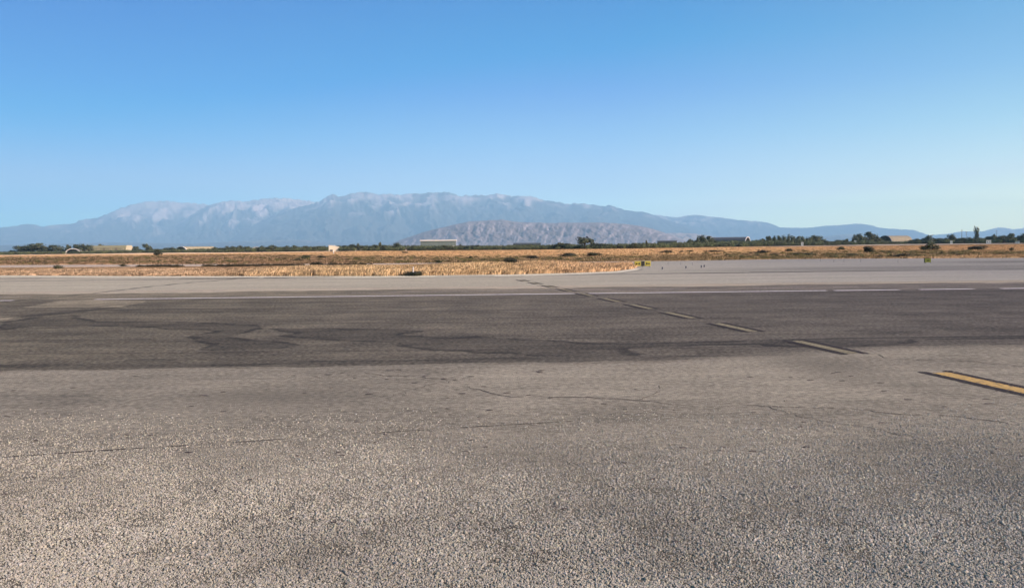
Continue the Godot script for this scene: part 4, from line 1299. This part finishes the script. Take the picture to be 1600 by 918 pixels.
func make_buildings() -> void:
	# the long olive shelter with a flat top and a pale end wall
	var olive := Color(0.20, 0.185, 0.095)
	var t := thing("aircraft_shelter", "long olive shelter with a flat top, sloping sides and a pale sunlit end wall", "shelter", Vector3(-326.0, 0, -686.0), 0.0, "arched aircraft shelters in the tree belt")
	t.rotation.y = deg_to_rad(92.0)
	var outer := PackedVector2Array([Vector2(-7.5, 0), Vector2(-6.2, 4.8), Vector2(-4.6, 6.6), Vector2(4.6, 6.6), Vector2(6.2, 4.8), Vector2(7.5, 0)])
	var inner := PackedVector2Array([Vector2(-6.9, 0), Vector2(-5.7, 4.5), Vector2(-4.3, 6.0), Vector2(4.3, 6.0), Vector2(5.7, 4.5), Vector2(6.9, 0)])
	var s := Shape.new()
	extruded(s, outer, inner, -36.0, 0.0)
	part("vault", s, paint(olive), t)
	for k in 7:
		var r := Shape.new()
		r.box(Vector3(-7.0, 2.3, -2.6 - 5.0 * k), Vector3(0.25, 4.8, 1.9), Color.WHITE, Basis(Vector3.BACK, -0.264))
		part("stained_panel", r, paint(Color(0.145, 0.12, 0.07) if k % 2 else Color(0.235, 0.21, 0.12)), t)
	part("end_wall", slab_of(outer, 0.01, 0.6), paint(Color(0.40, 0.355, 0.22)), t)
	part("rear_wall", slab_of(outer, -36.6, -36.01), paint(olive), t)
	var door := Shape.new()
	door.box(Vector3(0, 2.3, 0.66), Vector3(9.0, 4.6, 0.1))
	part("door", door, paint(Color(0.42, 0.37, 0.24)), t)

	shelter("arched shelter half hidden by trees at the far left, showing only its white rim", Vector3(-333.0, 0, -611.0), deg_to_rad(22.0), 4.9, 4.1, 20.0, Color(0.10, 0.10, 0.07), Color(0.36, 0.35, 0.31))
	shelter("arched shelter with a sunlit tan roof and a dark mouth on its left end", Vector3(-262.5, 0, -640.0), deg_to_rad(-26.0), 6.3, 4.8, 31.0, Color(0.30, 0.255, 0.14), Color(0.62, 0.58, 0.5))
	shelter("small arched shelter with a pale rim low among the trees, right of the tan one", Vector3(-174.0, 0, -550.0), deg_to_rad(0.0), 4.0, 3.5, 16.0, Color(0.11, 0.11, 0.08), Color(0.45, 0.43, 0.38))
	shelter("dark grey arched shelter with its pale-rimmed mouth on the right", Vector3(192.5, 0, -657.0), deg_to_rad(53.0), 6.2, 7.3, 30.0, Color(0.07, 0.075, 0.075), Color(0.42, 0.40, 0.36))
	shelter("arched shelter with a tan sunlit roof and a wide dark mouth turned left", Vector3(296.0, 0, -637.0), deg_to_rad(-68.0), 6.6, 6.7, 22.0, Color(0.21, 0.18, 0.11), Color(0.10, 0.10, 0.10))

	# the pale block whose top slopes away to the right
	var c := thing("cream_building", "pale cream block with a top curving down to the right, above the mid-field grass", "building", Vector3(-107.0, 0.9, -488.4), deg_to_rad(14.0))
	var side := PackedVector2Array([Vector2(-3.8, -1.0), Vector2(3.9, -1.0), Vector2(3.6, 0.9), Vector2(2.2, 1.9), Vector2(0.2, 2.4), Vector2(-3.8, 2.6)])
	part("wall", slab_of(side, -4.0, 0.0), paint(Color(0.50, 0.46, 0.34)), c)
	var lip := Shape.new()
	lip.box(Vector3(-2.0, 2.72, -2.0), Vector3(4.2, 0.18, 4.3), Color.WHITE, Basis(Vector3.BACK, -0.05))
	part("roof", lip, paint(Color(0.66, 0.62, 0.5)), c)
	var gap := Shape.new()
	gap.box(Vector3(-2.4, -0.3, 0.03), Vector3(1.8, 1.0, 0.06))
	part("door", gap, paint(Color(0.04, 0.04, 0.04)), c)

	block("low_building", "low long white wall among the trees right of the cream block", "building", Vector3(-94.0, 0, -492.0), 0.1, Vector3(5.6, 1.6, 3.0), Color(0.62, 0.58, 0.5), Color(0.6, 0.55, 0.48), 0)
	block("small_house", "small pinkish white house in the trees left of the big grey hangar", "house", Vector3(-63.7, 0, -470.0), 0.05, Vector3(4.4, 1.9, 3.5), Color(0.60, 0.52, 0.46), Color(0.55, 0.42, 0.34), 2)

	# the big hangar
	var hg := thing("hangar", "big grey-green hangar with a long pale flat roof in front of the flat-topped hill", "hangar", Vector3(-81.9, 0, -905.0), deg_to_rad(3.0))
	var w := Shape.new()
	w.box(Vector3(0, 4.4, 0), Vector3(39.0, 8.8, 22.0))
	part("wall", w, paint(Color(0.095, 0.125, 0.11)), hg)
	for k in 8:
		var p := Shape.new()
		p.box(Vector3(-17.1 + 4.9 * k, 4.0, 11.08), Vector3(4.5, 7.6, 0.14))
		part("door_leaf", p, paint(Color(0.105, 0.137, 0.12) * (0.94 + 0.03 * (k % 4))), hg)
	var rf := Shape.new()
	rf.box(Vector3(0, 9.5, 0), Vector3(40.4, 1.35, 23.4))
	part("roof", rf, paint(Color(0.52, 0.52, 0.48)), hg)
	block("low_building", "low white annex beside the right end of the big grey hangar", "building", Vector3(-60.0, 0, -880.0), 0.0, Vector3(8.5, 3.2, 5.0), Color(0.6, 0.56, 0.5), Color(0.55, 0.52, 0.47), 2)
	block("utility_hut", "tiny white hut in the trees between the big grey hangar and the dark green shed", "hut", Vector3(-5.9, 0, -425.0), 0.0, Vector3(1.3, 2.0, 1.3), Color(0.68, 0.66, 0.6), Color(0.6, 0.57, 0.5), 1)

	shed("long dark green shed below the flat-topped hill, left of the tall bare-trunked tree", Vector3(14.6, 0, -760.0), 0.0, Vector3(25.4, 4.0, 12.0), Color(0.035, 0.050, 0.045), Color(0.06, 0.075, 0.07), 9)
	shed("shorter dark green shed right of the low pale wall", Vector3(139.5, 0, -721.0), deg_to_rad(-11.0), Vector3(17.0, 4.6, 10.0), Color(0.040, 0.055, 0.048), Color(0.06, 0.07, 0.065), 6)
	block("low_building", "low pale wall left of the shorter dark green shed", "building", Vector3(72.1, 0, -413.8), -0.2, Vector3(3.8, 1.9, 2.0), Color(0.30, 0.29, 0.25), Color(0.16, 0.17, 0.14), 0)
	block("utility_hut", "small white hut between the grove and the grey arched shelter", "hut", Vector3(122.0, 0, -487.0), 0.0, Vector3(2.1, 2.4, 2.0), Color(0.64, 0.62, 0.57), Color(0.5, 0.48, 0.44), 1)
	block("utility_hut", "small white hut in front of the row of slim trees", "hut", Vector3(189.0, 0, -523.0), -0.3, Vector3(1.4, 2.1, 1.4), Color(0.68, 0.66, 0.62), Color(0.6, 0.58, 0.54), 1)
	block("utility_hut", "small white hut at the left foot of the tall tree cluster", "hut", Vector3(246.0, 0, -576.0), -0.4, Vector3(1.5, 2.9, 1.5), Color(0.7, 0.68, 0.64), Color(0.6, 0.58, 0.54), 1)
	block("utility_hut", "small white hut in the far right trees, left of the tall slim ragged tree", "hut", Vector3(286.5, 0, -524.0), -0.5, Vector3(1.3, 1.9, 1.3), Color(0.66, 0.64, 0.6), Color(0.58, 0.55, 0.5), 1)
	block("small_house", "white house at the edge of the field, right of the tall slim ragged tree", "house", Vector3(299.5, 0, -505.0), -0.5, Vector3(2.6, 2.0, 2.4), Color(0.68, 0.65, 0.6), Color(0.6, 0.56, 0.5), 2)
	block("low_building", "low white building at the right edge of the photo's tree belt", "building", Vector3(318.0, 0, -506.0), -0.5, Vector3(2.6, 1.2, 2.0), Color(0.64, 0.62, 0.57), Color(0.56, 0.53, 0.48), 1)


# ---------- small things of the airfield ----------
func mast(label: String, at: Vector3, tall: float, thick: float, arms: int) -> void:
	var t := thing("mast", label, "mast", at)
	var s := Shape.new()
	s.tube(Vector3.ZERO, Vector3(0, tall, 0), thick, thick * 0.5, 6)
	part("pole", s, paint(Color(0.16, 0.16, 0.15)), t)
	for k in arms:
		var a := Shape.new()
		var y := tall * (0.95 - 0.13 * k)
		a.box(Vector3(0, y, 0), Vector3(1.6 - 0.3 * k, 0.18, 0.18))
		part("cross_arm", a, paint(Color(0.14, 0.14, 0.14)), t)


func arrow_plate(way: float, at: Vector3, size: float) -> Shape:
	var s := Shape.new()
	var o := slab_of(PackedVector2Array([Vector2(-0.5, 0), Vector2(0.0, -0.42), Vector2(0.05, -0.14), Vector2(0.5, -0.14), Vector2(0.5, 0.14), Vector2(0.05, 0.14), Vector2(0.0, 0.42)]), 0.0, 0.004 / size)
	for k in o.v.size():
		s.v.append(at + Vector3(o.v[k].x * way, o.v[k].y, o.v[k].z) * size)
		s.n.append(Vector3.BACK)
		s.c.append(Color.WHITE)
		s.i.append(k)
	return s


func make_airfield_furniture() -> void:
	var frame := paint(Color(0.40, 0.36, 0.22), 0.6)
	var yellow := paint(Color(0.44, 0.36, 0.05), 0.55)
	var black := paint(Color(0.018, 0.016, 0.014), 0.5)
	var grey := paint(Color(0.22, 0.22, 0.21), 0.6)
	# three-part taxiway sign: yellow, black, yellow
	var t := thing("taxiway_sign", "low taxiway sign with a black panel between two yellow panels with black arrows", "sign", Vector3(9.76, 0.0, -59.9), deg_to_rad(-2.0), "yellow airfield signs")
	var b := Shape.new()
	b.box(Vector3(0, 0.275, -0.04), Vector3(1.22, 0.41, 0.08))
	part("housing", b, frame, t)
	for x in [-0.52, 0.0, 0.52]:
		var l := Shape.new()
		l.tube(Vector3(x, -0.05, -0.04), Vector3(x, 0.09, -0.04), 0.03, 0.03)
		part("leg", l, grey, t)
	var k := 0
	for x in [-0.36, 0.015, 0.39]:
		var p := Shape.new()
		p.box(Vector3(x, 0.272, 0.012), Vector3([0.46, 0.22, 0.40][k], 0.35, 0.02))
		part("panel", p, black if k == 1 else yellow, t)
		k += 1
	part("arrow", arrow_plate(1.0, Vector3(-0.45, 0.262, 0.024), 0.17), black, t)
	part("arrow", arrow_plate(-1.0, Vector3(0.46, 0.262, 0.024), 0.17), black, t)
	for x in [-0.255, 0.305]:
		var g := Shape.new()
		g.box(Vector3(x, 0.262, 0.025), Vector3(0.10, 0.14, 0.006))
		part("character", g, black, t)
	var faint := Shape.new()
	faint.box(Vector3(0.015, 0.255, 0.025), Vector3(0.08, 0.13, 0.006))
	part("character", faint, paint(Color(0.045, 0.035, 0.022)), t)
	# single yellow sign
	var q := thing("taxiway_sign", "single small yellow sign on two legs at the far side of the pavement", "sign", Vector3(31.45, 0.0, -60.75), deg_to_rad(-30.0), "yellow airfield signs")
	var face := Shape.new()
	face.box(Vector3(0.02, 0.24, 0), Vector3(0.40, 0.30, 0.05))
	part("panel", face, yellow, q)
	var edge := Shape.new()
	edge.box(Vector3(-0.215, 0.23, 0), Vector3(0.06, 0.32, 0.10))
	part("side_box", edge, paint(Color(0.07, 0.07, 0.05)), q)
	var top := Shape.new()
	top.box(Vector3(0.0, 0.402, 0), Vector3(0.46, 0.02, 0.09))
	part("cap", top, paint(Color(0.12, 0.10, 0.05)), q)
	var mark := Shape.new()
	mark.box(Vector3(0.03, 0.22, 0.029), Vector3(0.16, 0.10, 0.006))
	part("character", mark, paint(Color(0.17, 0.15, 0.03)), q)
	for x in [-0.16, 0.18]:
		var l := Shape.new()
		l.tube(Vector3(x, -0.05, 0), Vector3(x, 0.09, 0), 0.022, 0.022)
		part("leg", l, grey, q)
	# white marker post at the grass edge
	var post := thing("marker_post", "slim white marker post at the edge of the golden grass", "post", Vector3(-5.82, 0, -47.45))
	var s := Shape.new()
	s.tube(Vector3(0, -0.05, 0), Vector3(0, 0.50, 0), 0.026, 0.024, 8)
	part("pole", s, paint(Color(0.72, 0.70, 0.66)), post)
	var cap := Shape.new()
	cap.tube(Vector3(0, 0.501, 0), Vector3(0, 0.53, 0), 0.03, 0.016, 8)
	part("cap", cap, paint(Color(0.6, 0.58, 0.55)), post)
	var pole := thing("marker_post", "white post standing in the field in front of the cream block", "post", Vector3(-56.4, -0.1, -255.0))
	var ps := Shape.new()
	ps.tube(Vector3.ZERO, Vector3(0, 1.25, 0), 0.12, 0.10, 8)
	part("pole", ps, paint(Color(0.7, 0.68, 0.62)), pole)
	# edge lights
	var words := ["first edge light right of the three-part sign", "second edge light right of the three-part sign", "third edge light right of the three-part sign, left one of a close pair", "fourth edge light right of the three-part sign, right one of a close pair"]
	var first: Node3D
	for spot in [Vector3(10.04, 0, -53.57), Vector3(11.95, 0, -55.08), Vector3(13.32, 0, -56.45), Vector3(13.81, 0, -57.62)]:
		var o: Node3D
		if first == null:
			o = Node3D.new()
			o.name = numbered("edge_light")
			add_child(o)
			var base := Shape.new()
			base.tube(Vector3.ZERO, Vector3(0, 0.03, 0), 0.08, 0.07, 10)
			part("base", base, grey, o)
			var stem := Shape.new()
			stem.tube(Vector3(0, 0.031, 0), Vector3(0, 0.12, 0), 0.035, 0.035, 8)
			part("stem", stem, black, o)
			var lens := Shape.new()
			lens.tube(Vector3(0, 0.121, 0), Vector3(0, 0.18, 0), 0.05, 0.03, 10)
			part("lens", lens, paint(Color(0.03, 0.035, 0.07), 0.2), o)
			first = o
		else:
			o = first.duplicate()
			o.name = numbered("edge_light")
			add_child(o)
		o.position = spot
		describe(o, "small dark " + words.pop_front(), "light", "taxiway edge lights on the pale pavement")
	# thin stakes along the far pavement edge
	var stake := [Vector3(12.89, 0, -66.22), Vector3(13.5, 0, -64.09), Vector3(14.32, 0, -63.67), Vector3(9.45, 0, -62.3), Vector3(27.8, 0, -72.4), Vector3(28.04, 0, -67.8), Vector3(29.15, 0, -67.1), Vector3(27.35, 0, -68.2), Vector3(31.06, 0, -64.6)]
	var where := ["first thin dark stake behind the edge lights", "second thin dark stake behind the edge lights", "third thin dark stake behind the edge lights", "thin dark stake at the left end of the three-part sign", "farthest of the thin dark stakes on the right pavement", "thin dark stake in the middle of the right pavement", "thin dark stake just right of the middle one on the right pavement", "leftmost thin dark stake on the right pavement", "thin dark stake left of the single yellow sign"]
	for n in stake.size():
		var o := thing("stake", where[n], "stake", stake[n], 0.0, "thin stakes along the far pavement")
		var p := Shape.new()
		p.tube(Vector3(0, -0.02, 0), Vector3(0, 0.20, 0), 0.018, 0.014, 6)
		part("pole", p, grey, o)
		var h := Shape.new()
		h.tube(Vector3(0, 0.201, 0), Vector3(0, 0.225, 0), 0.024, 0.018, 6)
		part("cap", h, black, o)
	mast("thickest mast in the far right trees, left of the tall slim ragged tree", Vector3(312.5, 0, -558.5), 9.6, 0.22, 1)
	mast("thin mast with cross arms just left of the tall slim ragged tree", Vector3(334.6, 0, -592.0), 9.0, 0.12, 3)
	mast("short thin mast above the big green bush", Vector3(278.1, 0, -531.6), 6.4, 0.13, 1)
	mast("faint lattice-like mast right of the tall slim ragged tree", Vector3(361.3, 0, -599.6), 9.6, 0.10, 4)


# ---------- the coarse face of the near asphalt ----------
func pebble(sd: int) -> ArrayMesh:
	var r := RandomNumberGenerator.new()
	r.seed = sd
	var s := Shape.new()
	var sides := 6
	var ring := []
	var top := []
	for k in sides:
		var a := TAU * (k + r.randf_range(-0.25, 0.25)) / sides
		var w := r.randf_range(0.75, 1.15)
		ring.append(Vector3(cos(a) * w, -0.25, sin(a) * w))
		top.append(Vector3(cos(a) * w * 0.68, r.randf_range(0.35, 0.6), sin(a) * w * 0.68))
	var mid := Vector3(r.randf_range(-0.15, 0.15), r.randf_range(0.5, 0.7), r.randf_range(-0.15, 0.15))
	for k in sides:
		var q := (k + 1) % sides
		s.quad(ring[k], top[k], top[q], ring[q])
		s.tri(top[k], mid, top[q])
	return s.mesh()


func make_aggregate() -> void:
	var apron := get_node("apron")
	var meshes := [pebble(11), pebble(12), pebble(13)]
	var places := [[], [], []]
	var tints := [[], [], []]
	var patch := noise(FastNoiseLite.TYPE_SIMPLEX_SMOOTH, 1.6, 3, 91)
	var bare := noise(FastNoiseLite.TYPE_SIMPLEX_SMOOTH, 0.5, 2, 92)
	var n := 0
	while n < 420000:
		var d := 3.3 + 7.4 * pow(rng.randf(), 1.5)
		var x := rng.randf_range(-1.0, 1.0) * (d * 0.68 + 0.4)
		n += 1
		var p := patch.get_noise_2d(x, d)
		if p < -0.3 and rng.randf() < 0.35:
			continue
		var fade := 1.0 - smoothstep(4.8, 8.6, d)
		if rng.randf() > fade:
			continue
		if absf(-d - along(SEAM_NEAR, x)) < 0.014 and x < 0.65:
			continue
		var size := rng.randf_range(0.0030, 0.0072) * (1.0 + 0.25 * p) * (1.7 if rng.randf() < 0.07 else 1.0)
		var b := Basis(Vector3.UP, rng.randf() * TAU) * Basis(Vector3.RIGHT, rng.randf_range(-0.35, 0.35))
		var k := n % 3
		places[k].append(Transform3D(b.scaled(Vector3(size, size * rng.randf_range(0.8, 1.6), size)), Vector3(x, 0.0012, -d)))
		var g := rng.randf_range(0.155, 0.335) * (1.0 + 0.3 * bare.get_noise_2d(x, d))
		tints[k].append(Color(g * rng.randf_range(1.0, 1.11), g, g * rng.randf_range(0.67, 0.83)))
	for k in 3:
		scattered("aggregate", meshes[k], M.stones, places[k], tints[k], apron)
	# crumbs and dead leaves lying on the tarmac
	var bits := []
	var shades := []
	for k in 150:
		var d := 4.2 + 7.0 * rng.randf()
		var x := rng.randf_range(-1.0, 1.0) * d * 0.66
		var w := rng.randf_range(0.008, 0.03) * d / 7.0
		bits.append(Transform3D(Basis(Vector3.UP, rng.randf_range(-0.7, 0.7)).scaled(Vector3(w * 1.6, 0.006, w * 0.6)), Vector3(x, 0.004, -d)))
		shades.append(Color(0.045, 0.036, 0.028) * rng.randf_range(0.6, 1.6))
	scattered("crumbs", meshes[0], M.stones, bits, shades, apron)
